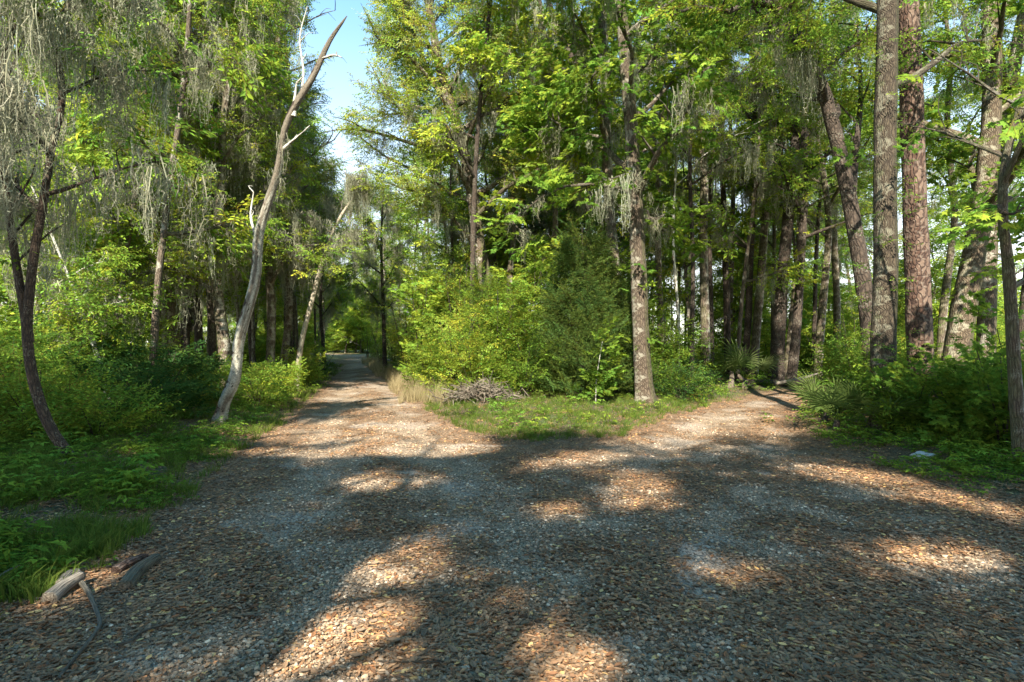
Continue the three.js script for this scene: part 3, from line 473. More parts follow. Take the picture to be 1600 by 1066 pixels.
makeProto('poleB', 'slender_pole_tree', 'thin pole-like tree with a light crown among the taller trunks', 'thin pole-like trees of the wood', { seed: 412, r0: 0.085, r1: 0.03, sides: 9, limbs: 9, limbFrom: 0.25, limbLen: 1.6, sprays: 180, hues: MIXED, moss: 0.4, mossPer: 3, trunkMoss: 12 }, 11, -0.9);
makeProto('edge', 'field_edge_tree', 'round-crowned sunny tree at the far edge of the field', 'trees at the far edge of the field', { seed: 408, r0: 0.3, r1: 0.08, limbs: 18, limbFrom: 0.12, limbLen: 4.5, sprays: 420, size: 1.7, hues: SPRING }, 9, 0.2);
const place = (x, d) => d > 60 ? (x < -12 && d < 76 ? 'where the track bends away' : 'at the far edge of the field') : x < roadX(d) ? 'in the moss-hung wood across from the fork' : d < 24 + x * 0.3 && x > branchX(Math.min(d, 24)) ? 'behind the reddish plated trunk' : x > 9 ? 'beyond the turning track' : 'in the wood between the two tracks';
const relabel = (t, what, x, d) => { const w = place(x, d); t.userData.label = `${what} ${w}`; t.userData.group = `${what.includes('bush') && !what.includes('tree') ? 'bushes' : what.includes('moss beards') ? 'moss-hung trees' : what.includes('pole') ? 'pole-like trees' : 'trees'} ${w}`; };
const WHAT = { mossA: 'grey tree hung with long moss beards', mossB: 'dark tree hung with moss beards', tallA: 'tall slender tree with light moss', tallB: 'tall dark-barked tree with a high crown', tallC: 'tall leafy moss-flecked tree', low: 'small bushy bright green tree', lowB: 'low bushy mixed green tree', edge: 'round-crowned sunny tree', poleA: 'thin dark pole-like tree', poleB: 'thin moss-streaked pole-like tree' };
const put = (key, x, d, s = 1) => { const t = proto[key].userData.fresh ? proto[key] : copyThing(proto[key]); delete proto[key].userData.fresh; delete t.userData.fresh; relabel(t, WHAT[key], x, d); t.position.set(x, groundAt(x, d) - 0.05, -d); t.rotation.y = R(0, 6.28); t.scale.set(s, s * R(0.92, 1.1), s); return t; };
seed = 500;
const taken = scene.children.filter((o) => o.isGroup && !Object.values(proto).includes(o)).map((o) => [o.position.x, -o.position.z]);
function plant(keys, count, region, gap, sMin, sMax, ok) {
  for (let n = 0, tries = 0; n < count && tries < count * 60; tries++) {
    const d = R(region[2], region[3]), x = R(region[0], region[1]) * (region[4] ? d : 1) ;
    if (woods(x, d) > -0.8 || taken.some(([a, b]) => (a - x) ** 2 + (b - d) ** 2 < gap * gap) || Math.abs(x) > d * 1.15 + 4 || (ok && !ok(x, d))) continue;
    taken.push([x, d]); put(keys[Math.floor(rnd() * keys.length)], x, d, R(sMin, sMax)); n++;
  }
}
const offRoad = (k) => (x, d) => Math.abs(x - roadX(d)) > k;
plant(['mossA', 'mossB', 'mossB', 'tallC'], 21, [-1.0, -0.28, 13, 62, 1], 2.2, 0.8, 1.2, (x, d) => offRoad(3)(x, d) && x < roadX(d) && x > roadX(d) - 13);
plant(['tallA', 'tallC', 'mossA', 'tallB', 'tallA', 'tallB'], 17, [-0.35, 0.42, 19, 62, 1], 2.4, 0.85, 1.2, (x, d) => offRoad(4)(x, d) && x > roadX(d));
plant(['tallA', 'tallB', 'tallC'], 7, [0.35, 0.95, 22, 44, 1], 3, 0.8, 1.1);
plant(['poleA', 'poleB'], 26, [-0.9, -0.3, 11, 40, 1], 1.2, 0.8, 1.2, (x, d) => x < roadX(d) - 2.4 && x > roadX(d) - 11);
plant(['poleA', 'poleB'], 46, [-0.3, 0.6, 15.5, 40, 1], 1.2, 0.8, 1.25, (x, d) => x > roadX(d) + 2.8);
plant(['low', 'lowB'], 16, [-0.95, -0.3, 10, 55, 1], 1.6, 0.7, 1.1, (x, d) => x < roadX(d) - 2.6);
plant(['low', 'lowB'], 15, [-0.3, 0.5, 17, 55, 1], 1.6, 0.7, 1.2, (x, d) => x > roadX(d) + 3.2);
plant(['low', 'lowB'], 16, [0.4, 0.95, 15, 42, 1], 1.8, 0.55, 1, (x, d) => d > 20 || x > 11);
plant(['edge'], 28, [-1.1, 1.1, 62, 110, 1], 6, 0.7, 1.2, (x, d) => d > 75 || Math.abs(x) > 22);
for (const [x, d, k, s] of [[-17.2, 61.8, 'low', 1.1], [-19.4, 63.2, 'lowB', 1.3], [-6.3, 27, 'mossB', 0.8], [-11.4, 33, 'mossB', 0.85], [-9.6, 41, 'mossA', 0.85], [-14.6, 42, 'mossA', 0.9], [-12.6, 50, 'mossB', 0.95], [-17.8, 50, 'mossA', 0.95], [-16.5, 64, 'low', 1.2], [-18.3, 63.5, 'lowB', 1.3], [-20, 66, 'low', 1.2], [-21.8, 66.5, 'lowB', 1.3], [-23.8, 67.5, 'low', 1.2], [-15, 63, 'lowB', 1.2], [-19, 69, 'mossA', 1], [-22.5, 71, 'tallC', 0.9], [-16.5, 69, 'mossB', 1], [-26, 70, 'mossA', 0.9], [-28, 72, 'low', 1.4], [-30.5, 72, 'low', 1.4], [-24.5, 73, 'edge', 0.7], [-20.5, 74, 'edge', 0.7], [-33, 75, 'edge', 0.7]]) put(k, x, d, s);   // where the track bends away

// ---- oaks beside and behind the camera, whose crowns shade the clearing
[[-4.6, -6.2, 10.5], [4.6, -6.4, 10.5], [-2.8, -7.8, 12], [3.2, -8.2, 12.3], [-6.6, -2.2, 8.2], [7.2, -2.6, 8.4], [-9, -7.5, 10], [9.2, -8, 10]].forEach(([x, d, h], i) => {
  const p = stand(h, i % 2 ? 0.4 : -0.4).map((v) => v.add(V3(x, groundAt(x, d), -d)));
  growTree('canopy_oak', 'wide spreading oak whose crown shades the near end of the clearing', 'wide oaks that shade the clearing', { seed: 600 + i, pts: p, r0: 0.3, r1: 0.1, limbs: 20, limbFrom: 0.45, limbLen: 5.6, limbUp: 0.3, twigs: 9, reach: 0.17, sprays: 4600, spread: 0.17, leaf: 'oak', size: 1.05, hues: OAKS, moss: 0 });
});

// ------------------------------------------------------------------ shrubs
function growShrub(name, label, group, o) {
  seed = o.seed; const y = o.at ? 0 : groundAt(o.x, o.d) - 0.03, t = thing(name, label, o.category ?? 'shrub', group, o.x, y, -o.d), kinds = SPRAY[o.leaf ?? 'oak'], lists = kinds.map(() => []);
  const nst = o.stems ?? 5, tips = [];
  for (let i = 0; i < nst; i++) {
    const a = i / nst * 6.28 + R(0, 0.8), r = o.r * R(0.3, 0.8), h = o.h * R(0.65, 0.95), p = [V3(Math.cos(a) * 0.05, -0.05, Math.sin(a) * 0.05), V3(Math.cos(a) * r * 0.35, h * 0.4, Math.sin(a) * r * 0.35), V3(Math.cos(a) * r, h, Math.sin(a) * r)];
    mesh('stem', tube(p, (u) => 0.022 * (o.h / 2.5) * (1 - u * 0.8) + 0.003, { sides: 5, rings: 6, sd: i }), MAT[o.bark ?? 'dark'], t);
    const c = new THREE.CatmullRomCurve3(p); for (let k = 0; k < 9; k++) tips.push(c.getPoint(R(o.low ?? 0.3, 1)));
  }
  for (let i = 0; i < o.sprays; i++) {
    const p = tips[Math.floor(rnd() * tips.length)].clone().add(V3(gauss() * o.r * 0.58, gauss() * o.h * 0.17, gauss() * o.r * 0.58)); if (p.y < 0.12 || open(p.clone().add(t.position))) continue;
    const out = Math.atan2(p.x + gauss() * 0.3, p.z + gauss() * 0.3);
    lists[i % kinds.length].push({ p, yaw: out, pitch: -0.3 + gauss() * 0.6, roll: gauss() * 0.7, s: (o.size ?? 1) * R(0.6, 1.1), c: tone(o.hues[Math.floor(rnd() * o.hues.length)]) });
  }
  kinds.forEach((g, i) => scatter('foliage', g, o.mat ?? leafMat, lists[i], t)); return t;
}
function growCedar(name, label, group, o) {
  seed = o.seed; const t = thing(name, label, 'cedar', group, o.x, groundAt(o.x, o.d) - 0.03, -o.d), lists = SPRAY.cedar.map(() => []);
  mesh('trunk', tube([V3(0, -0.05, 0), V3(0.04, o.h * 0.5, 0.03), V3(0, o.h, 0)], (u) => 0.07 * (1 - u) + 0.008, { sides: 8, rings: 12, rough: 0.15 }), MAT.dark, t);
  for (let i = 0; i < 10; i++) { const u = 0.08 + i * 0.085, a = i * 2.4, r = o.r * (1 - u) * 0.9; mesh('branch', tube([V3(0, u * o.h, 0), V3(Math.cos(a) * r * 0.6, u * o.h + r * 0.25, Math.sin(a) * r * 0.6), V3(Math.cos(a) * r, u * o.h + r * 0.35, Math.sin(a) * r)], (v) => 0.02 * (1 - v) + 0.003, { sides: 5, rings: 5 }), MAT.dark, t); }
  for (let i = 0; i < o.sprays; i++) {
    const u = 0.03 + 0.97 * (1 - Math.sqrt(rnd())), a = R(0, 6.28), lump = 0.75 + 0.4 * noise(Math.cos(a) * 1.6 + o.seed, Math.sin(a) * 1.6, u * 7), r = o.r * Math.pow(1 - u, 0.7) * lump * Math.sqrt(R(0.15, 1));
    const p = V3(Math.cos(a) * r, u * o.h, Math.sin(a) * r); if (p.y < 0.15 || open(p.clone().add(t.position))) continue;
    lists[i % 2].push({ p, yaw: Math.PI / 2 - a + gauss() * 0.4, pitch: -0.55 + gauss() * 0.45, roll: gauss() * 0.8, s: R(0.55, 1.1), c: tone(o.hues[Math.floor(rnd() * o.hues.length)]) });
  }
  SPRAY.cedar.forEach((g, i) => scatter('foliage', g, leafMat, lists[i], t)); return t;
}
const at = (px, py) => { const [x, d] = G(px, py); return { x, d }; };
// sunny side of the point of wood
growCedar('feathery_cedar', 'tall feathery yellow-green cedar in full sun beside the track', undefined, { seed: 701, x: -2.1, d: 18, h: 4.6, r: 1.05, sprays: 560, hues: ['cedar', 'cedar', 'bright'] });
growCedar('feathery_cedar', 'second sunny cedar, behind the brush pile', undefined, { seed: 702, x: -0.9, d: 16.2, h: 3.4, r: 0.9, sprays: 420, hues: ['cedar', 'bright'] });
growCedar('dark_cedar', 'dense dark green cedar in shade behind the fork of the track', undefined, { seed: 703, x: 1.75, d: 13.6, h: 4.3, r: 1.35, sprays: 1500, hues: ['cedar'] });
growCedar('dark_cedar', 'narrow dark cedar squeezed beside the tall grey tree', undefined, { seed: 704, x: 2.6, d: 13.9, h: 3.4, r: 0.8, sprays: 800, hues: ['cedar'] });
[[-4.6, 24.5, 3.2, 1.3, 'pale', 'silvery pale shrub at the track edge near the bend'], [-3.7, 21.5, 3.0, 1.2, 'pale', 'tall pale green shrub leaning to the sunny track'], [-2.9, 19.6, 2.0, 0.9, 'bright', 'round bright shrub over dry grass at the track edge'], [-1.5, 14.6, 2.3, 1.0, 'yellow', 'yellow-green shrub close behind the brush pile'], [-0.4, 15.0, 3.0, 1.1, 'bright', 'sunny green shrub next to the second cedar'], [0.5, 14.6, 2.6, 1.0, 'bright', 'leafy shrub half in sun beside the dark cedar'], [-6.6, 30, 3.2, 1.5, 'bright', 'large sunlit shrub far along the track'], [-9.2, 38, 3.4, 1.6, 'pale', 'pale shrub close to the far bend of the track'], [-13, 49, 3.6, 1.8, 'bright', 'last shrub before the bend of the track'], [0.1, 16.8, 4.2, 1.3, 'oak', 'high shrub rising behind the sunny shrubs'], [-3.2, 23.8, 4.5, 1.5, 'yellow', 'high yellow-green shrub above the pale roadside shrubs'],
  [-2.2, 15.6, 1.7, 0.9, 'bright', 'open shrub of distinct leaves before the tall feathery cedar'], [0.3, 13.4, 1.5, 0.8, 'oak', 'leafy shrub just behind the shaded grass of the fork'], [-1.0, 13.9, 1.4, 0.7, 'yellow', 'small yellow-green shrub overhanging the brush pile'], [3.9, 15.2, 2.2, 1.0, 'oak', 'dark leafy shrub behind the flared foot of the tall grey tree'], [5.3, 17.3, 1.6, 0.9, 'oak', 'shrub between thin stems next to the straight grey trunk'], [4.2, 13.4, 0.8, 0.6, 'glossy', 'low dark shrub between the tall grey tree and the turning track'], [4.9, 14.2, 0.7, 0.55, 'glossy', 'low dark shrub at the foot of the straight grey trunk']]
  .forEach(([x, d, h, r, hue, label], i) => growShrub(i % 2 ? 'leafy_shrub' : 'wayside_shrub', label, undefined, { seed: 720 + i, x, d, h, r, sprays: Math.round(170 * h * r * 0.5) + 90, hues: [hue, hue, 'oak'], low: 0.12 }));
// shaded verge left of the clearing
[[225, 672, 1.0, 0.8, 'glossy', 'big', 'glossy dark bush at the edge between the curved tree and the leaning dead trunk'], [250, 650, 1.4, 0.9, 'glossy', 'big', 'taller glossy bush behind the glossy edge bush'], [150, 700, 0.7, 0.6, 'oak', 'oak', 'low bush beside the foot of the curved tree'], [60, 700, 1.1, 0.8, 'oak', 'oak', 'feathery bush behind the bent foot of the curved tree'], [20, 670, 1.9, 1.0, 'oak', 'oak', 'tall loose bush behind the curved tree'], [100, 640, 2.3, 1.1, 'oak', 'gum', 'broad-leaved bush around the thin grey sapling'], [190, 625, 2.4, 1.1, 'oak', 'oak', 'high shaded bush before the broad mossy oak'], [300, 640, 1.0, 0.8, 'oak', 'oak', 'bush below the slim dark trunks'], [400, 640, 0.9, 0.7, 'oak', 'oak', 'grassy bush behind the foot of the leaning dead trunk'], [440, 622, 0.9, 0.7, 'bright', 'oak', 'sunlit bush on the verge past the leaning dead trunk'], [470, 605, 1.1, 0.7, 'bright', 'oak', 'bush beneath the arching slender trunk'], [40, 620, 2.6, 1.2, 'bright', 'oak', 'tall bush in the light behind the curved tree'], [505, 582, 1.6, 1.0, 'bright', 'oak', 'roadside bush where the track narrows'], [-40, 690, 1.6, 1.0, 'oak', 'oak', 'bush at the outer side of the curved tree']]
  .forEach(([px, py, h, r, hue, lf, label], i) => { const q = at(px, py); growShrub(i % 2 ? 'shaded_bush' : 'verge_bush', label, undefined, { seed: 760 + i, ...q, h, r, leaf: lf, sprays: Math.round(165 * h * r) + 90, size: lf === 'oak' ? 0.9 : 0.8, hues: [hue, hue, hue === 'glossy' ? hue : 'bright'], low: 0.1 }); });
// leafy corner and verge right of the turning track
[[1300, 622, 1.9, 0.8, 'oak', 'oak', 'leafy bush hiding the turn of the track'], [1290, 655, 0.8, 0.6, 'oak', 'oak', 'bush at the very corner of the turning track'], [1345, 655, 1.5, 0.6, 'oak', 'oak', 'bush with small leaves against the thick dark oak'], [1420, 690, 1.0, 0.6, 'oak', 'big', 'large-leaved seedling bush in front of the reddish plated trunk'], [1500, 700, 1.2, 0.8, 'oak', 'gum', 'lobed-leaf sapling bush in front of the slanting trunk'], [1570, 715, 1.4, 0.7, 'oak', 'gum', 'lobed-leaf sapling beside the thin grey tree'], [1470, 660, 0.8, 0.6, 'oak', 'oak', 'low bush between the reddish plated and slanting trunks'], [1590, 680, 1.7, 0.8, 'oak', 'gum', 'tall leafy sapling behind the thin grey tree'], [1540, 650, 1.1, 0.8, 'oak', 'oak', 'shaded bush below the upright grey trunk'], [1335, 610, 2.6, 0.9, 'bright', 'oak', 'tall sunny bush seen past the crooked oak'], [1410, 600, 2.4, 1.0, 'yellow', 'oak', 'yellow-green bush between the dark oak and the reddish trunk'], [1520, 590, 2.4, 1.1, 'yellow', 'oak', 'sunny bush in the field edge behind the upright grey trunk']]
  .forEach(([px, py, h, r, hue, lf, label], i) => { const q = at(px, py); growShrub(i % 2 ? 'corner_bush' : 'verge_bush', label, undefined, { seed: 800 + i, ...q, h, r, leaf: lf, sprays: Math.round((lf === 'gum' ? 120 : 230) * h * r) + 80, size: lf === 'oak' ? 0.85 : 0.7, hues: [hue, hue, 'oak'], low: 0.15 }); });
[[-2.9, 17.2, 3.6, 'sapling with a loose light crown next to the tall feathery cedar'], [-1.6, 16.9, 4.2, 'tall loose sapling between the two sunny cedars'], [-0.2, 15.8, 3.6, 'thin sapling rising over the second sunny cedar'], [0.7, 16.2, 4.4, 'tall thin sapling behind the shrub that is half in sun'], [1.2, 15.2, 3.2, 'sapling leaning over the dark cedar'], [-3.9, 20.3, 4, 'sapling over the round bright shrub of the track edge'], [3.4, 16, 3.6, 'sapling in the gap behind the tall grey tree']]
  .forEach(([x, d, h, label], i) => growShrub('loose_sapling', label, undefined, { seed: 835 + i, x, d, h, r: 0.75, stems: 3, leaf: i % 3 ? 'oak' : 'gum', sprays: 190, hues: i % 2 ? ['bright', 'yellow'] : ['bright', 'oak'], low: 0.3 }));
growShrub('leafy_sapling', 'upright sapling with star-shaped leaves before the dark cedar', undefined, { seed: 830, ...at(927, 640), h: 1.9, r: 0.35, stems: 1, leaf: 'gum', sprays: 60, size: 0.8, hues: ['oak', 'oak'], bark: 'pale' });
// alike undergrowth deeper in
{
  const wild = growShrub('wild_shrub', 'wild bush of the undergrowth deep among the trunks', 'wild bushes deep among the trunks', { seed: 850, x: 0, d: 0, at: 1, h: 2, r: 1.1, leaf: 'far', sprays: 0, hues: ['oak'] });
  scene.remove(wild); names.wild_shrub = -1; const kinds = [], BUSH = ['wild bright green bush', 'wild mid-green bush', 'wild yellow-green bush'];
  ['bright', 'oak', 'yellow'].forEach((hue, i) => { const g = growShrub('wild_shrub', 'wild bush of the undergrowth deep among the trunks', 'wild bushes deep among the trunks', { seed: 851 + i, x: 0, d: 400, h: 1.9, r: 1.2, leaf: 'far', sprays: 260, size: 0.75, hues: [hue, 'oak', 'bright'], low: 0.05 }); kinds.push(g); });
  seed = 860; let n = 0;
  for (let tries = 0; n < 90 && tries < 4000; tries++) {
    const d = R(14, 60), x = R(-1.05, 1.05) * d, w = woods(x, d); if (w > -0.9 || Math.abs(x - roadX(d)) < 2.9 || (d < 20 && Math.abs(x - branchX(d)) < 3.2) || (d > 32 && Math.abs(x) > 26)) continue;
    const t = n < 3 ? kinds[n] : copyThing(kinds[n % 3]); n++; relabel(t, BUSH[kinds.findIndex((k) => k.children[0].geometry === t.children[0].geometry)], x, d); t.position.set(x, groundAt(x, d) - 0.03, -d); t.rotation.y = R(0, 6.28); const s = R(0.5, 1.25); t.scale.set(s, s * R(0.7, 1.2), s);
  }
  const more = (x, d, k, s) => { const t = copyThing(kinds[k]); relabel(t, BUSH[k], x, d); t.position.set(x, groundAt(x, d) - 0.03, -d); t.rotation.y = R(0, 6.28); t.scale.set(s, s * R(0.8, 1.2), s); };
  for (let i = 0; i < 34; i++) { const d = R(24, 44), x = R(0.42, 1.02) * d; if (woods(x, d) < -0.9) more(x, d, i % 3 ? 2 : 0, R(0.8, 1.5)); }
  for (let i = 0; i < 16; i++) { const d = R(20, 38), x = R(-1.02, -0.75) * d; more(x, d, i % 3 ? 2 : 0, R(0.7, 1.2)); }
  for (let i = 0; i < 16; i++) more(-32 + i * 1.25, 68 + R(-1, 3) - i * 0.25, i % 3, R(1.6, 2.3));
}

// ------------------------------------------------------------------ fan palms: each frond a part
function frondGeo(sd, blades, len, green) {
  seed = sd; const s = new Soup(), stalk = len * 0.9, arc = [V3(0, 0, 0), V3(0, stalk * 0.55, stalk * 0.3), V3(0, stalk * 0.9, stalk * 0.65)], c = arc[2];
  strip(s, arc, 0.014, [green[0] * 1.2, green[1], green[2]], V3(1, 0, 0)); strip(s, arc, 0.014, green, V3(0, 0, 1));
  for (let i = 0; i < blades; i++) {
    const a = (i / (blades - 1) - 0.5) * 3.9, l = len * (0.75 + 0.25 * Math.cos(a * 0.6)), dir = V3(Math.sin(a), Math.cos(a) * 0.75, Math.cos(a) * 0.5).normalize(), n = V3(0, -0.5, 0.85), v = R(0.8, 1.2), col = green.map((k) => k * v);
    const m = c.clone().addScaledVector(dir, l * 0.55).addScaledVector(n, 0.02), e = c.clone().addScaledVector(dir, l).add(V3(0, -l * 0.12, l * 0.05));
    strip(s, [c, m, e], (t) => 0.004 + 0.032 * Math.sin(Math.PI * Math.min(1, t * 0.9 + 0.08)), col, n);
  }
  return s.geo();
}
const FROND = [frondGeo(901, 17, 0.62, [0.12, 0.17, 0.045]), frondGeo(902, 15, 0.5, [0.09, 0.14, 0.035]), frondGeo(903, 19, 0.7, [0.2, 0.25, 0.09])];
function palm(label, x, d, n, s, lit) {
  const t = thing('fan_palm', label, 'palm', undefined, x, groundAt(x, d) - 0.02, -d);
  mesh('trunk', tube([V3(0, -0.05, 0), V3(0.02, 0.12 * s, 0.02), V3(0.03, 0.22 * s, 0.04)], () => 0.05 * s, { sides: 8, rings: 4, rough: 0.3, cap: true }), MAT.dark, t);
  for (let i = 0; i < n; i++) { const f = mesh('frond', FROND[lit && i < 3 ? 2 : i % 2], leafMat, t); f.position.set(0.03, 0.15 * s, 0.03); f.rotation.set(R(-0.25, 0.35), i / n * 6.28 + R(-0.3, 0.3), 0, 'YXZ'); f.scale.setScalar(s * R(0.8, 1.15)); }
}
seed = 910;
palm('sunlit fan palm at the foot of the twin trunks', 7.15, 16.9, 8, 1.15, true);
palm('dim fan palm just behind the sunlit one', 6.55, 17.3, 6, 1.0, false);
palm('dark fan palm drooping over the corner of the turning track', 5.15, 8.7, 9, 0.85, false);
palm('fan palm at the base of the thick dark oak', 5.55, 8.3, 8, 0.75, false);
palm('small fan palm between the corner bush and the thick dark oak', 5.5, 9.6, 7, 0.8, false);

// ------------------------------------------------------------------ dead wood
const nearD = (a, b) => { const u = rnd(); return a * Math.pow(b / a, u); };     // more to the square metre close by
function log(name, label, pts, r, mat = 'dead', o = {}) {
  const base = pts[0].clone(), t = mesh(name, tube(pts.map((p) => p.clone().sub(base)), typeof r === 'function' ? r : (u) => r * (1 - u * 0.35), { sides: 10, rings: 18, rough: 0.25, cap: true, sd: base.x, tile: 0.35, ...o }), MAT[mat], scene);
  t.position.copy(base); return tag(t, label, o.category ?? 'log', o.group);
}
const onG = (px, py, up = 0) => { const [x, d] = G(px, py); return V3(x, groundAt(x, d) + up, -d); };
log('broken_log', 'short pale weathered log split at one end on the leafy verge', [onG(76, 940, 0.03), onG(100, 925, 0.05), onG(128, 912, 0.07)], 0.045, 'dead');
log('broken_log', 'second pale split of wood lying along the short weathered log', [onG(92, 918, 0.03), onG(110, 902, 0.04), onG(124, 898, 0.04)], 0.03, 'dead');
log('dead_branch', 'crooked grey dead branch bending away from the weathered log', [onG(122, 912, 0.045), onG(136, 926, 0.03), onG(150, 952, 0.015), onG(156, 975, 0.012), onG(142, 1000, 0.025), onG(118, 1025, 0.02), onG(90, 1058, 0.02)], (u) => 0.015 - u * 0.008, 'dead', { rough: 0.5, tint: [0.7, 0.72, 0.68], rings: 30, category: 'branch' });
log('mossy_log', 'grey mossy log half sunk in fallen leaves', [onG(195, 918, 0.01), onG(215, 895, 0.035), onG(245, 872, 0.03)], 0.05, 'dead', { tint: [0.42, 0.44, 0.38] });
log('bark_slab', 'reddish slab of fallen bark next to the grey mossy log', [onG(180, 892, 0.02), onG(205, 880, 0.03), onG(228, 868, 0.02)], 0.035, 'pine');
log('fallen_twig', 'thin pale twig in the ground ivy at the edge of the leaves', [onG(-8, 922, 0.06), onG(30, 905, 0.08), onG(52, 900, 0.06)], 0.008, 'dead', { category: 'twig' });
log('fallen_twig', 'bent thin twig lying among brown leaves past the crooked branch', [onG(185, 1008, 0.02), onG(205, 1003, 0.025), onG(220, 988, 0.02), onG(262, 972, 0.02)], 0.008, 'dead', { tint: [0.6, 0.6, 0.55], category: 'twig' });
log('fallen_log', 'dark fallen log at the feet of the clump where the track turns', [V3(7.4, 0.14, -17.6), V3(8.4, 0.16, -17.2), V3(9.6, 0.2, -17.3)], 0.14, 'dark');
log('fallen_log', 'pale branch lying across the dark fallen log', [V3(8.0, 0.2, -16.6), V3(9, 0.36, -16.8), V3(9.9, 0.52, -17.2)], 0.05, 'dead');
log('fallen_log', 'leaning broken log behind the sunlit fan palm', [V3(6.5, 0.1, -16.2), V3(6.75, 0.3, -16.7), V3(6.95, 0.5, -17.2)], 0.1, 'dead', { tint: [0.75, 0.7, 0.65] });
log('fallen_log', 'stubby log leaning next to the broken one by the fan palm', [V3(6.85, 0.08, -16.0), V3(7.0, 0.25, -16.4), V3(7.05, 0.42, -16.9)], 0.09, 'dead', { tint: [0.7, 0.62, 0.55] });
log('fallen_log', 'dark fallen log behind the upright grey trunk', [V3(12.2, 0.45, -16.5), V3(13.2, 0.62, -16.2), V3(14.4, 0.75, -16)], 0.16, 'dark');
log('fallen_log', 'black rotten log between the slanting and upright trunks', [V3(11.3, 0.2, -15.4), V3(12.2, 0.5, -15.6), V3(12.9, 0.9, -15.8)], 0.1, 'dark', { tint: [0.5, 0.48, 0.45] });
seed = 925;
for (let i = 0; i < 16; i++) { const d = nearD(2.4, 8), x = R(-0.85, 0.85) * d, a = R(0, 6.3), l = R(0.12, 0.35), q = (k, o = 0) => V3(x + Math.cos(a) * l * k - Math.sin(a) * o, groundAt(x + Math.cos(a) * l * k, d + Math.sin(a) * l * k) + 0.015, -(d + Math.sin(a) * l * k + Math.cos(a) * o)); log('loose_twig', 'short thin twig lying loose on the leaf litter of the track', [q(0), q(0.4, R(-0.03, 0.03)), q(1)], R(0.003, 0.006), 'dead', { rings: 6, sides: 5, tint: [0.65, 0.58, 0.5], category: 'twig', group: 'loose twigs on the track' }); }
{                                                            // heap of cut sticks; every stick a part
  const [x, d] = G(752, 634), t = thing('brush_pile', 'heap of pale dead sticks and brush at the edge of the grass', 'brush pile', undefined, x, groundAt(x, d), -d), geos = []; seed = 930;
  for (let k = 0; k < 8; k++) { const l = R(0.35, 0.9); geos.push(tube([V3(-l / 2, 0, 0), V3(-l * 0.1, gauss() * 0.06, gauss() * 0.06), V3(l * 0.2, gauss() * 0.08, gauss() * 0.08), V3(l / 2, gauss() * 0.1, gauss() * 0.1)], (u) => R(0.008, 0.011) * (1.2 - u * 0.7), { sides: 4, rings: 6, tint: k % 3 ? [1.2, 1.18, 1.12] : [0.7, 0.64, 0.58] })); }
  for (let i = 0; i < 230; i++) { const m = mesh('stick', geos[i % 8], MAT.dead, t), u = gauss() * 0.8, h = 0.46 * Math.exp(-((u / 0.75) ** 2)) * (0.75 + 0.4 * noise(u * 3, 5)); m.position.set(u, R(0.02, 1) * h + 0.02, gauss() * 0.34); m.rotation.set(gauss() * 0.7, R(0, 3.14), gauss() * 0.55); }
}
{                                                            // white rock at the verge
  const [x, d] = G(1443, 722), g = new THREE.IcosahedronGeometry(0.09, 3), p = g.attributes.position;
  for (let i = 0; i < p.count; i++) { const v = V3(p.getX(i), p.getY(i), p.getZ(i)); v.multiplyScalar(1 + noise(v.x * 14, v.y * 14, v.z * 14) * 0.45); p.setXYZ(i, v.x * 1.5, v.y * 0.55, v.z); }
  g.computeVertexNormals(); const m = mesh('white_rock', g, new THREE.MeshStandardMaterial({ color: new THREE.Color(0.55, 0.55, 0.54), roughness: 0.95, bumpMap: MAT.oak.bumpMap, bumpScale: 0.01 }), scene); m.position.set(x, groundAt(x, d) + 0.03, -d); tag(m, 'small pale rock in the leafy verge', 'rock');
}

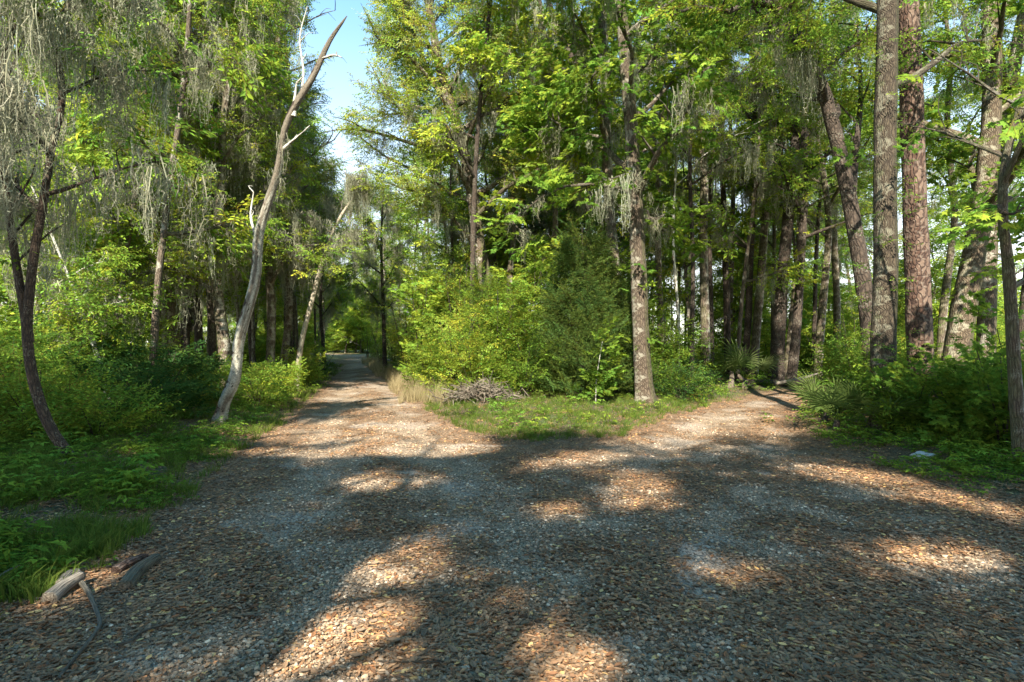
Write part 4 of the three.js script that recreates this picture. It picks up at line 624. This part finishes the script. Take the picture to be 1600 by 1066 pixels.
// ------------------------------------------------------------------ what covers the ground
function litterGeo(sd, n, spread) {                         // whole leaves, torn bits and needles
  seed = sd; const s = new Soup();
  for (let i = 0; i < n; i++) {
    const sort = rnd(), a = R(0, 6.28), r = spread * Math.sqrt(rnd()), p = V3(Math.cos(a) * r, R(0.002, 0.013), Math.sin(a) * r), yaw = R(0, 6.28), d = V3(Math.cos(yaw), gauss() * 0.12, Math.sin(yaw)).normalize(), nn = V3(gauss() * 0.26, 1, gauss() * 0.26).normalize(); nn.addScaledVector(d, -nn.dot(d)).normalize();
    const v = R(0.4, 1.45), k = rnd(), col = k < 0.55 ? [v, v, v] : k < 0.8 ? [v * 0.8, v * 0.9, v * 1.0] : k < 0.97 ? [v * 1.25, v * 1.05, v * 0.9] : [v * 1.4, v * 1.5, v * 1.1];
    const side = V3().crossVectors(nn, d).normalize();
    if (sort < 0.1) { strip(s, [p, p.clone().addScaledVector(d, R(0.03, 0.05)).addScaledVector(side, gauss() * 0.008), p.clone().addScaledVector(d, R(0.06, 0.11)).addScaledVector(side, gauss() * 0.015)], R(0.0018, 0.004), col.map((c) => c * 0.9), nn); continue; }
    if (sort < 0.38) { const L = R(0.01, 0.028); leaf(s, p, d, nn, L, L * R(0.4, 0.9), col, gauss() * 0.4); continue; }
    const L = 0.018 + 0.04 * Math.pow(rnd(), 1.8), W = L * R(0.36, 0.6), curl = R(-0.15, 0.35), bend = gauss() * 0.25;
    const q = (t, w, u) => p.clone().addScaledVector(d, L * t).addScaledVector(side, W * w + L * bend * t * t).addScaledVector(nn, L * u);
    const b = q(0, 0, 0), l1 = q(0.3, 0.42, curl * 0.4), r1 = q(0.3, -0.42, curl * 0.4), l2 = q(0.66, 0.45, curl * 0.45), r2 = q(0.66, -0.45, curl * 0.45), m1 = q(0.35, 0, -0.02), m2 = q(0.7, 0, 0.01), e = q(1, 0, curl * 0.6);
    for (const [x, y, z] of [[b, l1, m1], [b, m1, r1], [l1, l2, m1], [m1, l2, m2], [m1, m2, r1], [r1, m2, r2], [l2, e, m2], [m2, e, r2]]) s.tri(x, y, z, col);
  }
  return s.geo();
}
const LITTER = [1, 2, 3, 4].map((k) => litterGeo(940 + k, 16, 0.12)), litter = LITTER.map(() => []);
function pebbleGeo(sd, n, spread) {
  seed = sd; const s = new Soup();
  for (let i = 0; i < n; i++) {
    const r = 0.003 + 0.009 * Math.pow(rnd(), 3), a = R(0, 6.28), q = spread * Math.sqrt(rnd()), c = V3(Math.cos(a) * q, r * 0.25, Math.sin(a) * q), v = rnd() < 0.07 ? R(1.3, 1.9) : R(0.35, 1.2), w = R(-0.02, 0.14), col = [v * (1 + w), v, v * (1 - w)], g = new THREE.OctahedronGeometry(r, r > 0.009 ? 1 : 0), p = g.attributes.position, sx = R(0.8, 1.4), sz = R(0.8, 1.3), sy = R(0.5, 0.9), ro = R(0, 50);
    const at = (k) => { const x = p.getX(k), y = p.getY(k), z = p.getZ(k), f = 1 + noise(x / r + ro, y / r, z / r) * 0.5; return V3(c.x + x * f * sx, c.y + y * f * sy, c.z + z * f * sz); };
    for (let k = 0; k < p.count; k += 3) s.tri(at(k), at(k + 1), at(k + 2), col);
  }
  return s.geo();
}
const PEBBLE = [1, 2, 3].map((k) => pebbleGeo(950 + k, 22, 0.14)), pebbles = PEBBLE.map(() => []);
seed = 960;
for (let i = 0; i < 52000; i++) {
  const d = nearD(1.5, 22), x = R(-1.05, 1.05) * d, w = woods(x, d), [sand, gravel] = soil(x, d, w), n = fbm(x * 2.6, d * 2.6, 21);
  const k = w < 0.15 ? 0.75 : clamp(0.82 - gravel * 0.72 - sand * 0.8 + n * 1.0, 0.04, 1);
  if (rnd() < k) { const v = R(0.65, 1.25), y = R(-0.1, 0.15); litter[i % 4].push({ p: V3(x, ground(x, d, w) - 0.002, -d), yaw: R(0, 6.28), pitch: gauss() * 0.04, roll: gauss() * 0.04, s: R(0.8, 1.2), c: [0.32 * v * (1 + y), 0.19 * v, 0.10 * v * (1 - y)] }); }
}
for (let i = 0; i < 17000; i++) {
  const d = nearD(1.5, 11), x = R(-1, 1) * d, w = woods(x, d); if (w < 0.25) continue;
  const [sand, gravel] = soil(x, d, w); if (rnd() < 0.08 + gravel * 0.85) { const v = R(0.75, 1.25); pebbles[i % 3].push({ p: V3(x, ground(x, d, w), -d), yaw: R(0, 6.28), s: R(0.75, 1.3), c: [0.39 * v, 0.30 * v, 0.21 * v] }); }
}
LITTER.forEach((g, i) => tag(scatter('leaf_litter', g, litterMat, litter[i], scene), 'brown fallen leaves strewn over track and forest floor', 'leaf litter', 'fallen leaves'));
PEBBLE.forEach((g, i) => tag(scatter('gravel', g, stoneMat, pebbles[i], scene), 'small pale gravel stones scattered over the track', 'gravel', 'gravel of the track'));
function herbGeo(sd, n, h, L) {
  seed = sd; const s = new Soup();
  for (let i = 0; i < n; i++) { const a = R(0, 6.28), r = 0.1 * Math.sqrt(rnd()), top = V3(Math.cos(a) * r * 1.6, h * R(0.35, 1), Math.sin(a) * r * 1.6), v = R(0.7, 1.3), col = [v, v, v]; strip(s, [V3(Math.cos(a) * r, 0, Math.sin(a) * r), top], 0.004, [0.8, 0.7, 0.8], V3(Math.cos(a), 0, Math.sin(a))); for (let k = 0; k < 3; k++) { const b = a + (k - 1) * 1.5 + gauss() * 0.4, d = V3(Math.cos(b), gauss() * 0.3, Math.sin(b)).normalize(), nn = V3(gauss() * 0.4, 1, gauss() * 0.4).normalize(); nn.addScaledVector(d, -nn.dot(d)).normalize(); leaf(s, top, d, nn, L * R(0.7, 1.2), L * 0.55, col, 0.25); } }
  return s.geo();
}
function grassGeo(sd, n, h, w, lean) {
  seed = sd; const s = new Soup();
  for (let i = 0; i < n; i++) { const a = R(0, 6.28), r = 0.07 * Math.sqrt(rnd()), l = h * R(0.5, 1.1), o = V3(Math.cos(a), 0, Math.sin(a)), p = o.clone().multiplyScalar(r), v = R(0.7, 1.3); strip(s, [p, p.clone().addScaledVector(o, l * lean * 0.35).add(V3(0, l * 0.6, 0)), p.clone().addScaledVector(o, l * lean).add(V3(0, l * R(0.75, 1), 0))], (t) => w * (1.05 - t), [v, v, v], V3(-Math.sin(a + 1), 0.2, Math.cos(a + 1))); }
  return s.geo();
}
const HERB = [herbGeo(971, 10, 0.11, 0.045), herbGeo(972, 8, 0.17, 0.06), herbGeo(973, 14, 0.07, 0.032)], GRASS = [grassGeo(975, 22, 0.13, 0.006, 0.5), grassGeo(976, 18, 0.2, 0.007, 0.6)], DRY = [grassGeo(978, 26, 0.55, 0.007, 0.45), grassGeo(979, 22, 0.75, 0.007, 0.3)];
const herbs = HERB.map(() => []), grass = GRASS.map(() => []), dry = DRY.map(() => []); seed = 980;
for (let i = 0; i < 60000; i++) {
  const d = nearD(2.2, 34), x = R(-1.05, 1.05) * d, w = woods(x, d), n = fbm(x * 1.1, d * 1.1, 31), isle = sdf(ISLAND, x, d); if (w > 0.25) continue;
  const p = V3(x, ground(x, d, w) - 0.005, -d), far = sstep(8, 25, d), s = R(0.5, 1.2) * (1 + far * 0.6), lawn = isle < 0.3 && isle > -2.6 && d < 14;
  if (lawn || (x < 0 && fbm(x * 2.3, d * 2.3, 51) > 0.02)) { if (rnd() < 0.9 && n > -0.35) grass[i % 2].push({ p, yaw: R(0, 6.28), s: s * (lawn ? 0.75 : 0.9), c: (() => { const v = R(0.7, 1.25), y = R(-0.1, 0.3); return [0.12 * v * (1 + y), 0.19 * v, 0.035 * v]; })() }); if (rnd() < 0.7) continue; }
  const edge = sstep(0.25, -0.4, w) * (x < 0 ? sstep(2.2, 4.6, d + n * 2) : 0.8), k = edge * sstep(-0.45, 0.5, n * 1.6 + 0.0) * 0.72;
  if (rnd() < k) herbs[i % 3].push({ p, yaw: R(0, 6.28), pitch: gauss() * 0.1, s, c: tone(x < 0 ? (rnd() < 0.6 ? 'oak' : 'oak') : (rnd() < 0.7 ? 'oak' : 'bright')) });
}
for (let i = 0; i < 1250; i++) {
  const d = nearD(12.3, 42), off = R(-0.7, 0.3), x = (() => { let a = roadX(d) + 0.8; while (woods(a, d) > 0.05 && a < roadX(d) + 5) a += 0.12; return a + off; })(), v = R(0.75, 1.25); if (fbm(x * 1.2, d * 0.8, 41) < -0.08) continue;
  dry[i % 2].push({ p: V3(x, groundAt(x, d), -d), yaw: R(0, 6.28), pitch: gauss() * 0.2, roll: gauss() * 0.2, s: R(0.25, 0.9), c: [0.42 * v, 0.35 * v, 0.2 * v] });
}
HERB.forEach((g, i) => tag(scatter('ground_cover', g, leafMat, herbs[i], scene), 'low green leafy plants covering the shaded verge', 'ground cover', 'low plants of the verge'));
GRASS.forEach((g, i) => tag(scatter('grass', g, leafMat, grass[i], scene), 'short green grass on the verge of the track', 'grass', 'grass of the verge'));
DRY.forEach((g, i) => tag(scatter('dry_grass', g, leafMat, dry[i], scene), 'tall straw-coloured dry grass along the sunny track', 'dry grass', 'dry grass of the track edge'));
renderer.render(scene, camera);
